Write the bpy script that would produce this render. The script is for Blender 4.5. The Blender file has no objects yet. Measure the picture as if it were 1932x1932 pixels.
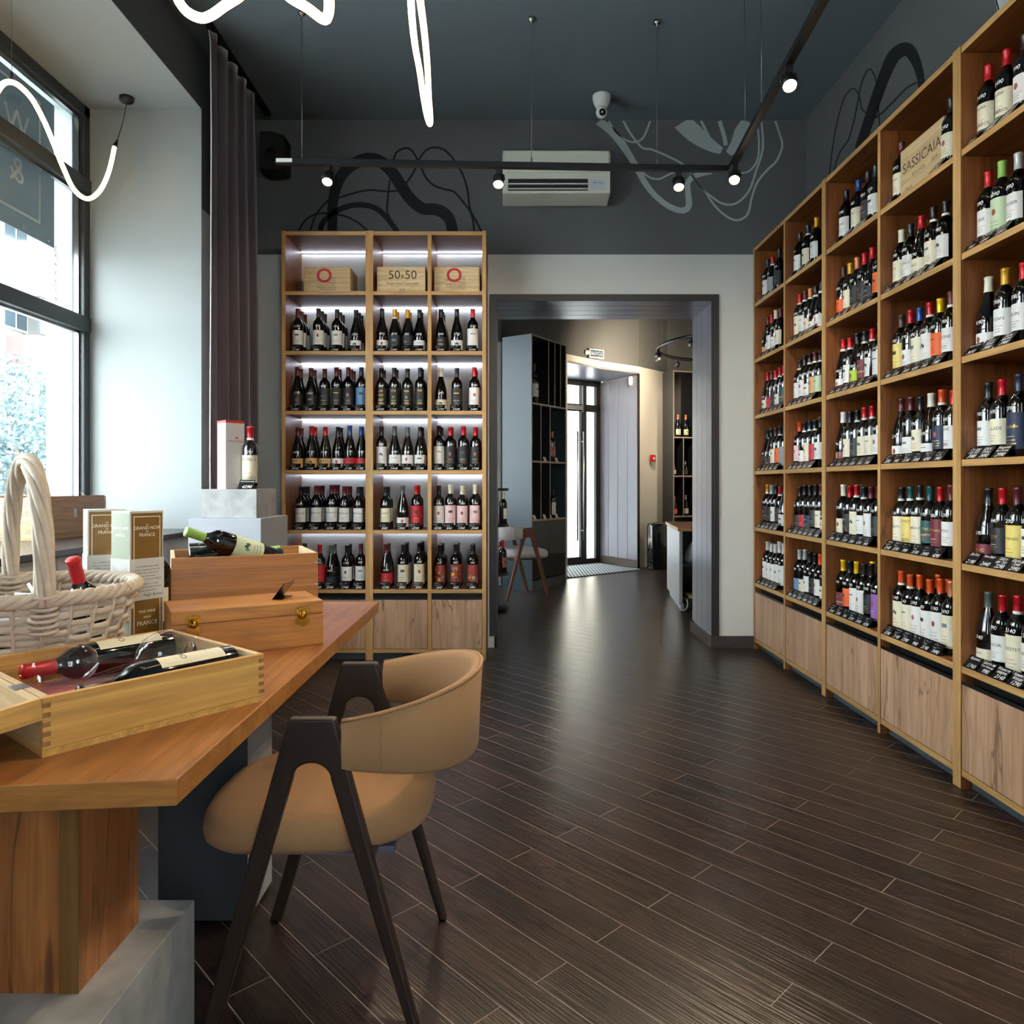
import bpy, bmesh, math, random
from mathutils import Vector, Matrix
random.seed(7)
SC = bpy.context.scene
C = SC.collection
PI = math.pi
F, HX, HY, EYE = 1368.0, 966.0, 914.0, 1.2      # focal length in pixels, vanishing point, eye height

# ------------------------------------------------------------------ camera
cam = bpy.data.cameras.new('camera'); cam_o = bpy.data.objects.new('camera', cam); C.objects.link(cam_o)
cam.sensor_width = 36.0; cam.lens = 36.0*F/1932.0
cam.shift_y = -(966.0-HY)/1932.0
cam.clip_start = 0.02; cam.clip_end = 300
cam_o.location = (0, 0, EYE); cam_o.rotation_euler = (PI/2, 0, 0)
SC.camera = cam_o
# ------------------------------------------------------------------ sky (overcast daylight)
W = bpy.data.worlds.new('overcast_sky'); SC.world = W; W.use_nodes = True
wb = W.node_tree.nodes['Background']
wb.inputs[0].default_value = (0.95, 0.97, 1.0, 1); wb.inputs[1].default_value = 8.0
# ------------------------------------------------------------------ exposure
SC.view_settings.view_transform = 'Standard'; SC.view_settings.look = 'None'
SC.view_settings.gamma = 1.0; SC.view_settings.use_curve_mapping = False
SC.view_settings.exposure = 1.55
SC.cycles.max_bounces = 6; SC.cycles.diffuse_bounces = 4; SC.cycles.glossy_bounces = 2
SC.cycles.use_adaptive_sampling = True; SC.cycles.adaptive_threshold = 0.15; SC.cycles.adaptive_min_samples = 20
SC.cycles.transparent_max_bounces = 16; SC.cycles.transmission_bounces = 6
SC.cycles.sample_clamp_indirect = 6.0; SC.cycles.caustics_reflective = False; SC.cycles.caustics_refractive = False
SC.cycles.use_denoising = True
# ------------------------------------------------------------------ helpers
def P(px, py, Y): return Vector(((px-HX)*Y/F, Y, EYE-(py-HY)*Y/F))
def PX(px, py, X):
    Y = F*X/(px-HX); return Vector((X, Y, EYE-(py-HY)*Y/F))

MATS = {}
def lin(c):
    if isinstance(c, str):
        c = c.lstrip('#'); c = [int(c[i:i+2], 16)/255 for i in (0, 2, 4)]
        c = [x/12.92 if x <= .04045 else ((x+.055)/1.055)**2.4 for x in c]
    return (c[0], c[1], c[2], 1)
def mat(name, col, rough=.5, metal=0., spec=.5, emit=None, es=0., coat=0., var=0., bump=0., bscale=60., sheen=0.):
    if name in MATS: return MATS[name]
    m = bpy.data.materials.new(name); m.use_nodes = True; nt = m.node_tree; b = nt.nodes['Principled BSDF']
    b.inputs['Base Color'].default_value = lin(col); b.inputs['Roughness'].default_value = rough
    b.inputs['Metallic'].default_value = metal; b.inputs['Specular IOR Level'].default_value = spec
    b.inputs['Coat Weight'].default_value = coat
    if sheen: b.inputs['Sheen Weight'].default_value = sheen
    if emit is not None:
        b.inputs['Emission Color'].default_value = lin(emit); b.inputs['Emission Strength'].default_value = es
    if var or bump:
        tc = nt.nodes.new('ShaderNodeTexCoord'); n = nt.nodes.new('ShaderNodeTexNoise')
        n.inputs['Scale'].default_value = bscale; n.inputs['Detail'].default_value = 2
        nt.links.new(tc.outputs['Object'], n.inputs['Vector'])
        if var:
            mx = nt.nodes.new('ShaderNodeMix'); mx.data_type = 'RGBA'
            c = lin(col); mx.inputs[6].default_value = tuple(x*(1-var) for x in c[:3])+(1,)
            mx.inputs[7].default_value = tuple(min(1, x*(1+var)) for x in c[:3])+(1,)
            nt.links.new(n.outputs['Fac'], mx.inputs[0]); nt.links.new(mx.outputs[2], b.inputs['Base Color'])
        if bump:
            bp = nt.nodes.new('ShaderNodeBump'); bp.inputs['Strength'].default_value = bump; bp.inputs['Distance'].default_value = .002
            nt.links.new(n.outputs['Fac'], bp.inputs['Height']); nt.links.new(bp.outputs[0], b.inputs['Normal'])
    MATS[name] = m; return m
def emis(name, col, s):
    return mat(name, '#000000', emit=col, es=s)
def wood(name, c1, c2, cdark, axis='x', rough=.45, scale=1.0, rand=True, crack=.5, bump=.15, ring=.3, ringf=60.):
    """grain running along the given object axis, with soft colour bands, fine streaks and dark cracks"""
    if name in MATS: return MATS[name]
    m = bpy.data.materials.new(name); m.use_nodes = True; nt = m.node_tree; N = nt.nodes; L = nt.links
    b = N['Principled BSDF']; b.inputs['Roughness'].default_value = rough
    tc = N.new('ShaderNodeTexCoord'); vec = tc.outputs['Object']
    if rand:
        oi = N.new('ShaderNodeObjectInfo'); mu = N.new('ShaderNodeMath'); mu.operation = 'MULTIPLY'; mu.inputs[1].default_value = 37.0
        L.new(oi.outputs['Random'], mu.inputs[0])
        va = N.new('ShaderNodeVectorMath'); va.operation = 'ADD'
        L.new(vec, va.inputs[0]); L.new(mu.outputs[0], va.inputs[1]); vec = va.outputs[0]
    i = 'xyz'.index(axis)
    def mapped(long, cross):
        mp = N.new('ShaderNodeMapping'); s = [cross*scale]*3; s[i] = long*scale
        mp.inputs['Scale'].default_value = s; L.new(vec, mp.inputs['Vector']); return mp.outputs[0]
    def noise(v, d, det=5, dis=0.):
        n = N.new('ShaderNodeTexNoise'); n.inputs['Scale'].default_value = 1.; n.inputs['Detail'].default_value = det
        n.inputs['Distortion'].default_value = dis; L.new(v, n.inputs['Vector']); return n.outputs['Fac']
    def ramp(f, a, bb):
        r = N.new('ShaderNodeMapRange'); r.inputs[1].default_value = a; r.inputs[2].default_value = bb; L.new(f, r.inputs[0]); return r.outputs[0]
    def mix(f, a, bb):
        mx = N.new('ShaderNodeMix'); mx.data_type = 'RGBA'; L.new(f, mx.inputs[0])
        for k, v in ((6, a), (7, bb)):
            if isinstance(v, tuple): mx.inputs[k].default_value = v
            else: L.new(v, mx.inputs[k])
        return mx.outputs[2]
    def mul(f, k):
        q = N.new('ShaderNodeMath'); q.operation = 'MULTIPLY'; L.new(f, q.inputs[0]); q.inputs[1].default_value = k; return q.outputs[0]
    band = ramp(noise(mapped(1.2, 9), 0, 2, .6), .33, .67)
    fine = ramp(noise(mapped(5, 160), 0, 2), .35, .7)
    streak = ramp(noise(mapped(1.1, 42), 0, 3), .45, .72)
    # growth rings: contour lines of a stretched noise
    sw = N.new('ShaderNodeMath'); sw.operation = 'SINE'; L.new(mul(noise(mapped(.9, 7.5), 0, 2), ringf), sw.inputs[0])
    rings = ramp(sw.outputs[0], .35, 1.0)
    col = mix(band, lin(c1), lin(c2))
    dk = tuple(x*.55 for x in lin(c1)[:3])+(1,)
    col = mix(mul(fine, .35), col, dk); col = mix(mul(streak, .55), col, dk); col = mix(mul(rings, ring), col, dk)
    if crack:
        cr = ramp(noise(mapped(2.0, 24), 0, 3, 1.2), .64, .71)
        ab = N.new('ShaderNodeMath'); ab.operation = 'SUBTRACT'; L.new(noise(mapped(.55, 5.5), 0, 3), ab.inputs[0]); ab.inputs[1].default_value = .5
        ac_ = N.new('ShaderNodeMath'); ac_.operation = 'ABSOLUTE'; L.new(ab.outputs[0], ac_.inputs[0])
        ln = ramp(ac_.outputs[0], .006, .0015)
        mxm = N.new('ShaderNodeMath'); mxm.operation = 'MAXIMUM'; L.new(cr, mxm.inputs[0]); L.new(mul(ln, .8), mxm.inputs[1])
        col = mix(mul(mxm.outputs[0], crack), col, lin(cdark))
    L.new(col, b.inputs['Base Color'])
    if bump:
        bp = N.new('ShaderNodeBump'); bp.inputs['Strength'].default_value = bump; bp.inputs['Distance'].default_value = .0015
        L.new(fine, bp.inputs['Height']); L.new(bp.outputs[0], b.inputs['Normal'])
    MATS[name] = m; return m
def two_tone(name, low, high, zsplit, var=.04):
    """wall paint: a light field below the line at zsplit, a dark one above it"""
    m = bpy.data.materials.new(name); m.use_nodes = True; nt = m.node_tree; N = nt.nodes; L = nt.links
    b = N['Principled BSDF']; b.inputs['Roughness'].default_value = .75; b.inputs['Specular IOR Level'].default_value = .25
    g = N.new('ShaderNodeNewGeometry'); s = N.new('ShaderNodeSeparateXYZ'); L.new(g.outputs['Position'], s.inputs[0])
    gt = N.new('ShaderNodeMath'); gt.operation = 'GREATER_THAN'; gt.inputs[1].default_value = zsplit; L.new(s.outputs[2], gt.inputs[0])
    mx = N.new('ShaderNodeMix'); mx.data_type = 'RGBA'; L.new(gt.outputs[0], mx.inputs[0])
    mx.inputs[6].default_value = lin(low); mx.inputs[7].default_value = lin(high); L.new(mx.outputs[2], b.inputs['Base Color'])
    n = N.new('ShaderNodeTexNoise'); n.inputs['Scale'].default_value = 90; L.new(g.outputs['Position'], n.inputs['Vector'])
    bp = N.new('ShaderNodeBump'); bp.inputs['Strength'].default_value = .12; bp.inputs['Distance'].default_value = .002
    L.new(n.outputs['Fac'], bp.inputs['Height']); L.new(bp.outputs[0], b.inputs['Normal'])
    MATS[name] = m; return m
def thin_glass(name, tint, refl=1.0, rough=.0):
    m = bpy.data.materials.new(name); m.use_nodes = True; nt = m.node_tree; N = nt.nodes; L = nt.links
    for n in list(N):
        if n.type != 'OUTPUT_MATERIAL': N.remove(n)
    out = [n for n in N if n.type == 'OUTPUT_MATERIAL'][0]
    t = N.new('ShaderNodeBsdfTransparent'); t.inputs[0].default_value = lin(tint)
    g = N.new('ShaderNodeBsdfGlossy'); g.inputs['Roughness'].default_value = rough; g.inputs[0].default_value = (1, 1, 1, 1)
    fr = N.new('ShaderNodeFresnel'); ge = N.new('ShaderNodeNewGeometry'); ir = N.new('ShaderNodeMapRange')
    ir.inputs[3].default_value = 1.45; ir.inputs[4].default_value = 1/1.45      # a thin sheet reflects alike from both sides
    L.new(ge.outputs['Backfacing'], ir.inputs[0]); L.new(ir.outputs[0], fr.inputs[0])
    mu = N.new('ShaderNodeMath'); mu.operation = 'MULTIPLY'; mu.inputs[1].default_value = refl; L.new(fr.outputs[0], mu.inputs[0])
    ms = N.new('ShaderNodeMixShader'); L.new(mu.outputs[0], ms.inputs[0]); L.new(t.outputs[0], ms.inputs[1]); L.new(g.outputs[0], ms.inputs[2])
    L.new(ms.outputs[0], out.inputs[0]); MATS[name] = m; return m

class MB:
    """collects shapes; build() links them as ONE mesh object"""
    def __init__(s): s.v = []; s.f = []; s.m = []; s.sm = []
    def face(s, idx, mi=0, sm=False): s.f.append(idx); s.m.append(mi); s.sm.append(sm)
    def box(s, x0, x1, y0, y1, z0, z1, mi=0, edge=None, emi=1):
        n = len(s.v)
        s.v += [(x, y, z) for z in (z0, z1) for y in (y0, y1) for x in (x0, x1)]
        fs = {'-z': (0, 2, 3, 1), '+z': (4, 5, 7, 6), '-y': (0, 1, 5, 4), '+y': (2, 6, 7, 3), '-x': (0, 4, 6, 2), '+x': (1, 3, 7, 5)}
        for k, q in fs.items(): s.face([n+i for i in q], emi if edge and k in edge else mi)
        return s
    def prism(s, pts, y0, y1, axis='y', mi=0):
        """polygon pts (a,b) extruded along axis: y -> (a,y,b); z -> (a,b,z); x -> (x,a,b)"""
        n = len(s.v); k = len(pts)
        def mk(a, b, t): return (a, t, b) if axis == 'y' else ((a, b, t) if axis == 'z' else (t, a, b))
        s.v += [mk(a, b, y0) for a, b in pts]+[mk(a, b, y1) for a, b in pts]
        s.face([n+i for i in range(k)], mi); s.face([n+k+i for i in reversed(range(k))], mi)
        for i in range(k):
            j = (i+1) % k; s.face([n+j, n+i, n+k+i, n+k+j], mi)
        return s
    def grid(s, rows, mi=0, closed=False, sm=True):
        n = len(s.v); w = len(rows[0])
        for r in rows: s.v += [tuple(p) for p in r]
        for i in range(len(rows)-1):
            for j in range(w if closed else w-1):
                a = n+i*w+j; b = n+i*w+(j+1) % w; s.face([a, b, b+w, a+w], mi, sm)
        return s
    def lathe(s, prof, seg=20, mi=0, sm=True, c=(0, 0), smooth_breaks=()):
        rows = []
        for r, z in prof:
            rows.append([(c[0]+r*math.sin(2*PI*k/seg), c[1]-r*math.cos(2*PI*k/seg), z) for k in range(seg)])
        return s.grid(rows, mi, True, sm)
    def disk(s, r, z, seg=20, mi=0, c=(0, 0), up=True):
        n = len(s.v); s.v += [(c[0]+r*math.cos(2*PI*k/seg), c[1]+r*math.sin(2*PI*k/seg), z) for k in range(seg)]
        q = [n+i for i in range(seg)]; s.face(q if up else q[::-1], mi); return s
    def tube(s, pts, r, seg=8, mi=0, caps=True, flat=1.0):
        pts = [Vector(p) for p in pts]; rows = []; up = None
        for i, p in enumerate(pts):
            d = (pts[min(i+1, len(pts)-1)]-pts[max(i-1, 0)])
            if d.length < 1e-9: d = Vector((0, 0, 1))
            d.normalize()
            if up is None:
                up = Vector((0, 0, 1)) if abs(d.z) < .9 else Vector((1, 0, 0))
            up = (up-d*up.dot(d))
            if up.length < 1e-6: up = d.orthogonal()
            up.normalize(); sd = d.cross(up)
            rr = r[i] if isinstance(r, (list, tuple)) else r
            rows.append([p+sd*rr*math.cos(2*PI*k/seg)*flat+up*rr*math.sin(2*PI*k/seg) for k in range(seg)])
        n = len(s.v); s.grid(rows, mi, True)
        if caps:
            s.face([n+k for k in range(seg)][::-1], mi); m = n+(len(rows)-1)*seg; s.face([m+k for k in range(seg)], mi)
        return s
    def mesh(s, name, mats):
        me = bpy.data.meshes.new(name); me.from_pydata([tuple(v) for v in s.v], [], s.f); 
        for m in (mats if isinstance(mats, (list, tuple)) else [mats]): me.materials.append(m)
        me.polygons.foreach_set('material_index', s.m); me.polygons.foreach_set('use_smooth', s.sm); me.update(); return me
    def build(s, name, mats, parent=None, loc=(0, 0, 0), rot=(0, 0, 0)):
        return link(name, s.mesh(name, mats), parent, loc, rot)
def link(name, me, parent=None, loc=(0, 0, 0), rot=(0, 0, 0), scale=None):
    o = bpy.data.objects.new(name, me); C.objects.link(o); o.location = loc; o.rotation_euler = rot
    if scale: o.scale = scale
    if parent: o.parent = parent
    return o
def tag(o, label, cat, group=None):
    o['label'] = label; o['category'] = cat
    if group: o['group'] = group
    return o
def thing(name, label, cat, loc=(0, 0, 0), rotz=0, group=None):
    o = bpy.data.objects.new(name, None); C.objects.link(o); o.location = loc; o.rotation_euler = (0, 0, rotz)
    o.empty_display_size = .05
    return tag(o, label, cat, group)
def struct(o, label=None):
    o['kind'] = 'structure'
    if label: o['label'] = label
    return o
def bevel(o, w=.004, seg=2):
    m = o.modifiers.new('bevel', 'BEVEL'); m.width = w; m.segments = seg; m.limit_method = 'ANGLE'; return o
def catmull(pts, n=8):
    pts = [Vector(p) for p in pts]; out = []
    for i in range(len(pts)-1):
        p0 = pts[max(i-1, 0)]; p1 = pts[i]; p2 = pts[i+1]; p3 = pts[min(i+2, len(pts)-1)]
        for k in range(n):
            t = k/n
            out.append(.5*((2*p1)+(p2-p0)*t+(2*p0-5*p1+4*p2-p3)*t*t+(3*p1-p0-3*p2+p3)*t*t*t))
    out.append(pts[-1]); return out

_TX = {}
def text_data(s, size=1.0, align='CENTER', shear=0., bold=0.):
    """flat glyph polygons (verts 2D, faces) of a string"""
    key = (s, align, shear, bold)
    if key not in _TX:
        cu = bpy.data.curves.new('txt', 'FONT'); cu.body = s; cu.size = 1.0; cu.align_x = align; cu.align_y = 'CENTER'
        cu.resolution_u = 3; cu.shear = shear; cu.offset = bold; cu.fill_mode = 'FRONT'
        o = bpy.data.objects.new('txt', cu)
        me = bpy.data.meshes.new_from_object(o)
        _TX[key] = ([(v.co.x, v.co.y) for v in me.vertices], [list(p.vertices) for p in me.polygons])
        bpy.data.objects.remove(o); bpy.data.curves.remove(cu); bpy.data.meshes.remove(me)
    v, f = _TX[key]
    return [(x*size, y*size) for x, y in v], f
def put_text(mb, s, size, fn, mi=0, **kw):
    """adds text to mb; fn maps the 2D glyph point to 3D"""
    v, f = text_data(s, size, **kw); n = len(mb.v)
    mb.v += [tuple(fn(x, y)) for x, y in v]
    for q in f: mb.face([n+i for i in q], mi)
    return mb
def put_rect(mb, x0, x1, y0, y1, fn, mi=0, nx=1):
    n = len(mb.v)
    for k in range(nx+1):
        x = x0+(x1-x0)*k/nx; mb.v += [tuple(fn(x, y0)), tuple(fn(x, y1))]
    for k in range(nx):
        a = n+2*k; mb.face([a, a+2, a+3, a+1], mi)
def put_ellipse(mb, cx, cy, rx, ry, fn, mi=0, seg=16):
    n = len(mb.v); mb.v += [tuple(fn(cx+rx*math.cos(2*PI*k/seg), cy+ry*math.sin(2*PI*k/seg))) for k in range(seg)]
    mb.face([n+k for k in range(seg)], mi)
ORD = ['first', 'second', 'third', 'fourth', 'fifth', 'sixth', 'seventh', 'eighth', 'ninth', 'tenth', 'eleventh', 'twelfth']

# ------------------------------------------------------------------ materials
DARK = '#5a5c5d'; LIGHT = '#c3c2bb'
M_wall = two_tone('paint_two_tone', LIGHT, DARK, 2.89)
M_light = mat('paint_light_grey', '#999e9c', .8, spec=.2, bump=.1, bscale=90)
M_dark = mat('paint_dark_slate', DARK, .8, spec=.2, bump=.1, bscale=90)
M_ceil = mat('paint_ceiling_slate', '#6b777e', .8, spec=.2, bump=.1, bscale=90)
M_mural_dark = mat('mural_black_paint', '#1c1f23', .7, spec=.2)
M_mural_light = mat('mural_grey_paint', '#a3abab', .7, spec=.2)
M_black = mat('black_metal', '#121314', .4)
M_blackm = mat('black_matte', '#0d0e10', .7)
M_frame = mat('window_frame_anthracite', '#34393d', .45)
M_steel = mat('steel', '#9a9a98', .3, 1.0)
M_glass = thin_glass('window_glass', '#eef4f6')
M_wine_glass = thin_glass('drinking_glass', '#fbfcfc', 1.0)
M_white = mat('white_plastic', '#d9dad6', .4)
M_grout = mat('floor_grout', '#948b82', .8)
M_edge = wood('edge_band_oak', '#b08a55', '#bd975f', '#8a6a3c', 'x', .5, 1, True, 0, .05)
EDGE = {a: wood('edge_band_oak_'+a, '#b48a52', '#c59c62', '#8a6a3c', a, .5, 1, True, .15, .05) for a in 'xyz'}
SHELF = {a: wood('shelf_oak_'+a, '#74411d', '#935829', '#2e1a0f', a, .42, 1, True, .8) for a in 'xyz'}
DOOR = {a: wood('door_oak_'+a, '#b18a6b', '#c6a081', '#59402f', a, .45, 1, True, .8) for a in 'xyz'}
TABLE = {a: wood('table_oak_'+a, '#8a5126', '#b0723c', '#3a2010', a, .30, 1, True, .9) for a in 'xyz'}
PINE = {a: wood('pine_'+a, '#c99347', '#d8a75c', '#8a5a26', a, .5, 1.3, True, .25) for a in 'xyz'}
PINEW = {a: wood('pale_pine_'+a, '#c9ab7d', '#d6bc92', '#a58456', a, .55, 1.2, True, .3) for a in 'xyz'}
ALDER = {a: wood('alder_'+a, '#b3722f', '#c4863f', '#6f4218', a, .4, 1.2, True, .35) for a in 'xyz'}
PLANK = wood('dark_plank', '#1e1512', '#3f2d25', '#0c0807', 'x', .28, 1.0, True, .85, .25, .65, 75.)
BASEW = wood('baseboard_wood', '#3c322d', '#4a3f38', '#221b17', 'x', .5)
M_panel = mat('door_lining_panel', '#74747d', .30, var=.05, bscale=20)
M_bluegrey = mat('cabinet_blue_grey', '#2b393f', .42, var=.05, bscale=8)
M_navy = mat('cabinet_interior_dark', '#16181d', .5)
M_taupe_edge = mat('cabinet_edge_taupe', '#8d8073', .5)
M_concrete = mat('concrete_laminate', '#9c9c99', .5, var=.45, bscale=16)
M_greylam = mat('grey_laminate', '#a0a4a9', .45, var=.05, bscale=30)
M_slate = mat('slate_laminate', '#373b40', .4, var=.08, bscale=10)
M_fabric = mat('tan_fabric', '#977350', .9, spec=.15, var=.16, bump=.5, bscale=420, sheen=.06)
M_walnut = wood('dark_walnut_z', '#1f110a', '#2b170e', '#0d0705', 'z', .5, 1, False, .3)
# ================================================================== STRUCTURE
XL, XR, YB, YB2, ZC = -1.9, 2.16, 5.33, 5.90, 3.88      # left wall, right wall, doorway wall front and rear, ceiling
DX0, DX1, DZ = -0.13, 1.484, 2.56                        # doorway opening
XWIN, XOUT, SOFF, SILL = -2.60, -2.85, 3.50, 0.93        # window plane, outer wall face, soffit, sill
# ---- floor of dark diagonal planks
fl = MB().box(-1.9, 4.2, -2.6, 12.0, -.06, -.0003)
floor = struct(fl.build('floor', M_grout), 'dark brown wood-look plank floor laid diagonally with pale joints')
ANG = math.radians(-46.7); PU = Vector((math.cos(ANG), math.sin(ANG))); PV = Vector((-math.sin(ANG), math.cos(ANG)))
PW, PL = .113, .885; V0 = 1.4643; U0 = -1.2298
plank_me = MB().box(0, PL-.0026, 0, PW-.0027, -.008, 0).mesh('plank', PLANK)
cand = []
for r in range(-60, 80):
    off = U0+(PL*.48 if r % 2 else 0)
    for k in range(-20, 20):
        u, v = off+k*PL, V0+r*PW
        cs = [PU*(u+a*PL)+PV*(v+b*PW) for a, b in ((0, 0), (1, 0), (1, 1), (0, 1))]
        c = sum(cs, Vector((0, 0)))/4
        if not (-2.25 < c.x < 4.1 and -2.5 < c.y < 11.6): continue
        if c.y < 5.4 and c.x > 2.5: continue
        if c.y > 7.5 and c.x < -.9: continue
        if min(p.x for p in cs) < -2.84: continue
        ar = 0
        vis = [p for p in cs if p.y > 1.35]
        if len(vis) == 4:
            q = [(HX+F*p.x/p.y, HY+F*EYE/p.y) for p in cs]
            if any(0 < x < 1932 and y < 1960 for x, y in q):
                hid = (c.x > 1.85 and c.y < 5.4) or (5.3 < c.y and not (-.15 < c.x*5.6/c.y < 1.5)) or (c.y < 5.3 and c.x < -1.5)
                ar = abs(sum(q[i][0]*q[(i+1) % 4][1]-q[(i+1) % 4][0]*q[i][1] for i in range(4)))/2
                if hid: ar *= .02
        elif len(vis) >= 2: ar = 1e5
        cand.append((ar, u, v))
cand.sort(reverse=True)
rest = MB()
for i, (ar, u, v) in enumerate(cand):
    p = PU*u+PV*v
    if i < 290 and ar > 30:
        link('plank', plank_me, floor, (p.x, p.y, 0), (0, 0, ANG))
    else:
        rest.box(u, u+PL-.0026, v, v+PW-.0027, -.008, 0)
ro = rest.build('planks', PLANK, floor, (0, 0, 0), (0, 0, ANG)); ro['kind'] = 'stuff'
# ---- ceiling
struct(MB().box(-2.85, 4.2, -2.6, 12.2, ZC, ZC+.2).build('ceiling', M_ceil), 'dark slate painted ceiling')
# ---- right wall, wall behind the camera
wr = struct(MB().box(XR, XR+.2, -2.6, YB, 0, ZC).build('wall_right', M_wall), 'dark slate wall above the long shelving')
wf = MB()
for (x0, x1, z0, z1) in ((XOUT, .5, 0, ZC), (1.7, XR+.2, 0, ZC), (.5, 1.7, 0, 1.1), (.5, 1.7, 3.3, ZC)): wf.box(x0, x1, -2.8, -2.6, z0, z1)
struct(wf.build('wall_front', M_wall), 'wall behind the viewer')
w4 = bpy.data.objects.new('window_4', None); C.objects.link(w4); struct(w4, 'unseen window added behind the viewer for frontal fill light')  # window added out of view as frontal fill light for the room
for (x0, x1, z0, z1) in ((.5, .56, 1.1, 3.3), (1.64, 1.7, 1.1, 3.3), (.56, 1.64, 1.1, 1.16), (.56, 1.64, 3.24, 3.3), (1.07, 1.13, 1.16, 3.24), (.56, 1.64, 2.2, 2.27)):
    MB().box(x0, x1, -2.74, -2.66, z0, z1).build('frame_bar', M_frame, w4)
for (x0, x1) in ((.56, 1.07), (1.13, 1.64)):
    for (z0, z1) in ((1.16, 2.2), (2.27, 3.24)): MB().box(x0, x1, -2.702, -2.698, z0, z1).build('pane', M_glass, w4)
# ---- doorway wall
wbk = MB(); wbk.box(XL, DX0, YB, YB2, 0, ZC); wbk.box(DX1, 4.2, YB, YB2, 0, ZC); wbk.box(DX0, DX1, YB, YB2, DZ, ZC)
wback = struct(wbk.build('wall_back', M_wall), 'grey wall with dark upper band and wide doorway')
# ---- left wall with deep window niches
wl = MB()
wins = [(-2.3, -.7), (.92, 4.44), (6.05, 8.35)]
wl.box(XOUT, XL, -2.6, 8.6, 0, SILL-.03); wl.box(XOUT, XL, -2.6, 8.6, SOFF, ZC)
for a, b in ((-2.6, -2.3), (-.7, .92), (4.44, 6.05), (8.35, 8.6)): wl.box(XOUT, XL, a, b, SILL-.03, SOFF)
wleft = struct(wl.build('wall_left', M_wall), 'thick window wall on the street side')
for i, (a, b) in enumerate(wins):
    t = .004
    lm = MB(); lm.box(XOUT, XL-.0, a, b, SOFF-t, SOFF-.0002); lm.build('soffit_lining', M_light, wleft)
    for y0, y1 in ((a+.0002, a+t), (b-t, b-.0002)):
        MB().box(XOUT, XL, y0, y1, SILL, SOFF-t).build('reveal_lining', M_light, wleft)
# ---- windows
M_sill = mat('sill_dark_stone', '#3a322f', .25)
for i, (a, b) in enumerate(wins):
    w = bpy.data.objects.new('window_%d' % (i+1), None); C.objects.link(w); struct(w, ['window behind the viewer', 'tall dark-framed shop window with two transoms', 'window of the far room'][i])
    a2, b2 = a+.004, b-.004
    def fr(y0, y1, z0, z1, x0=XWIN-.06, x1=XWIN+.02, m=M_frame, nm='frame_bar'):
        return bevel(MB().box(x0, x1, y0, y1, z0, z1).build(nm, m, w), .006)
    fr(a2, a2+.06, SILL, SOFF-.005); fr(b2-.06, b2, SILL, SOFF-.005)
    fr(a2, b2, SILL, SILL+.06); fr(a2, b2, SOFF-.075, SOFF-.005)
    fr(a2, b2, 2.125, 2.215, XWIN-.06, XWIN+.03); fr(a2, b2, 2.965, 3.055, XWIN-.06, XWIN+.03)
    mids = [] if b-a < 2 else [(a+b)/2-.03]
    for y in mids: fr(y, y+.06, SILL, SOFF-.02)
    ys = [a2+.06]+[y for m_ in mids for y in (m_, m_+.06)]+[b2-.06]
    zs = [SILL+.06, 2.125, 2.215, 2.965, 3.055, SOFF-.075]
    for j in range(0, len(ys), 2):
        for k in range(0, len(zs), 2):
            y0, y1, z0, z1 = ys[j], ys[j+1], zs[k], zs[k+1]
            p_ = MB().box(XWIN-.022, XWIN-.018, y0, y1, z0, z1).build('pane', M_glass, w)
            bd = MB(); e = .014
            for (c0, c1, d0, d1) in ((y0, y0+e, z0, z1), (y1-e, y1, z0, z1), (y0+e, y1-e, z0, z0+e), (y0+e, y1-e, z1-e, z1)):
                bd.box(XWIN-.034, XWIN-.008, c0, c1, d0, d1)
            bd.build('glazing_bead', M_steel, p_)
    if i < 2: bevel(MB().box(XWIN+.02, XL+.04, a+.005, b-.005, SILL-.03, SILL).build('sill', M_sill, w), .004)
# ---- doorway lining (dark panelled)
tr = bpy.data.objects.new('trim_1', None); C.objects.link(tr); struct(tr, 'dark panelled lining of the wide doorway')
yy = [YB-.012+i*(YB2-YB+.024)/4 for i in range(5)]
for k in range(4):
    g = .0022
    bevel(MB().box(DX1-.014, DX1-.001, yy[k]+g, yy[k+1]-g, .095, DZ-.016).build('lining_panel', M_panel, tr), .002)
    bevel(MB().box(DX0+.001, DX0+.014, yy[k]+g, yy[k+1]-g, .095, DZ-.016).build('lining_panel', M_panel, tr), .002)
    bevel(MB().box(DX0+.001, DX1-.001, yy[k]+g, yy[k+1]-g, DZ-.014, DZ-.001).build('lining_panel', M_panel, tr), .002)
M_casing = mat('casing_dark_brown', '#1a1514', .45)
MB().box(DX1-.02, DX1+.035, YB-.014, YB-.001, .0885, DZ-.0142).build('casing', M_casing, tr)
MB().box(DX0-.035, DX0+.02, YB-.014, YB-.001, .0885, DZ-.0142).build('casing', M_casing, tr)
MB().box(DX0-.035, DX1+.035, YB-.014, YB-.001, DZ-.014, DZ+.035).build('casing', M_casing, tr)
for (x0, x1, y0, y1, nm) in ((DX1-.03, 1.775, YB-.03, YB-.001, 'baseboard_back'), (DX1-.03, DX1-.015, YB, YB2+.02, 'baseboard_right'),
                             (DX0+.015, DX0+.03, YB-.02, YB2+.02, 'baseboard_left')):
    struct(bevel(MB().box(x0, x1, y0, y1, 0, .088).build(nm, BASEW), .003))
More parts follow.
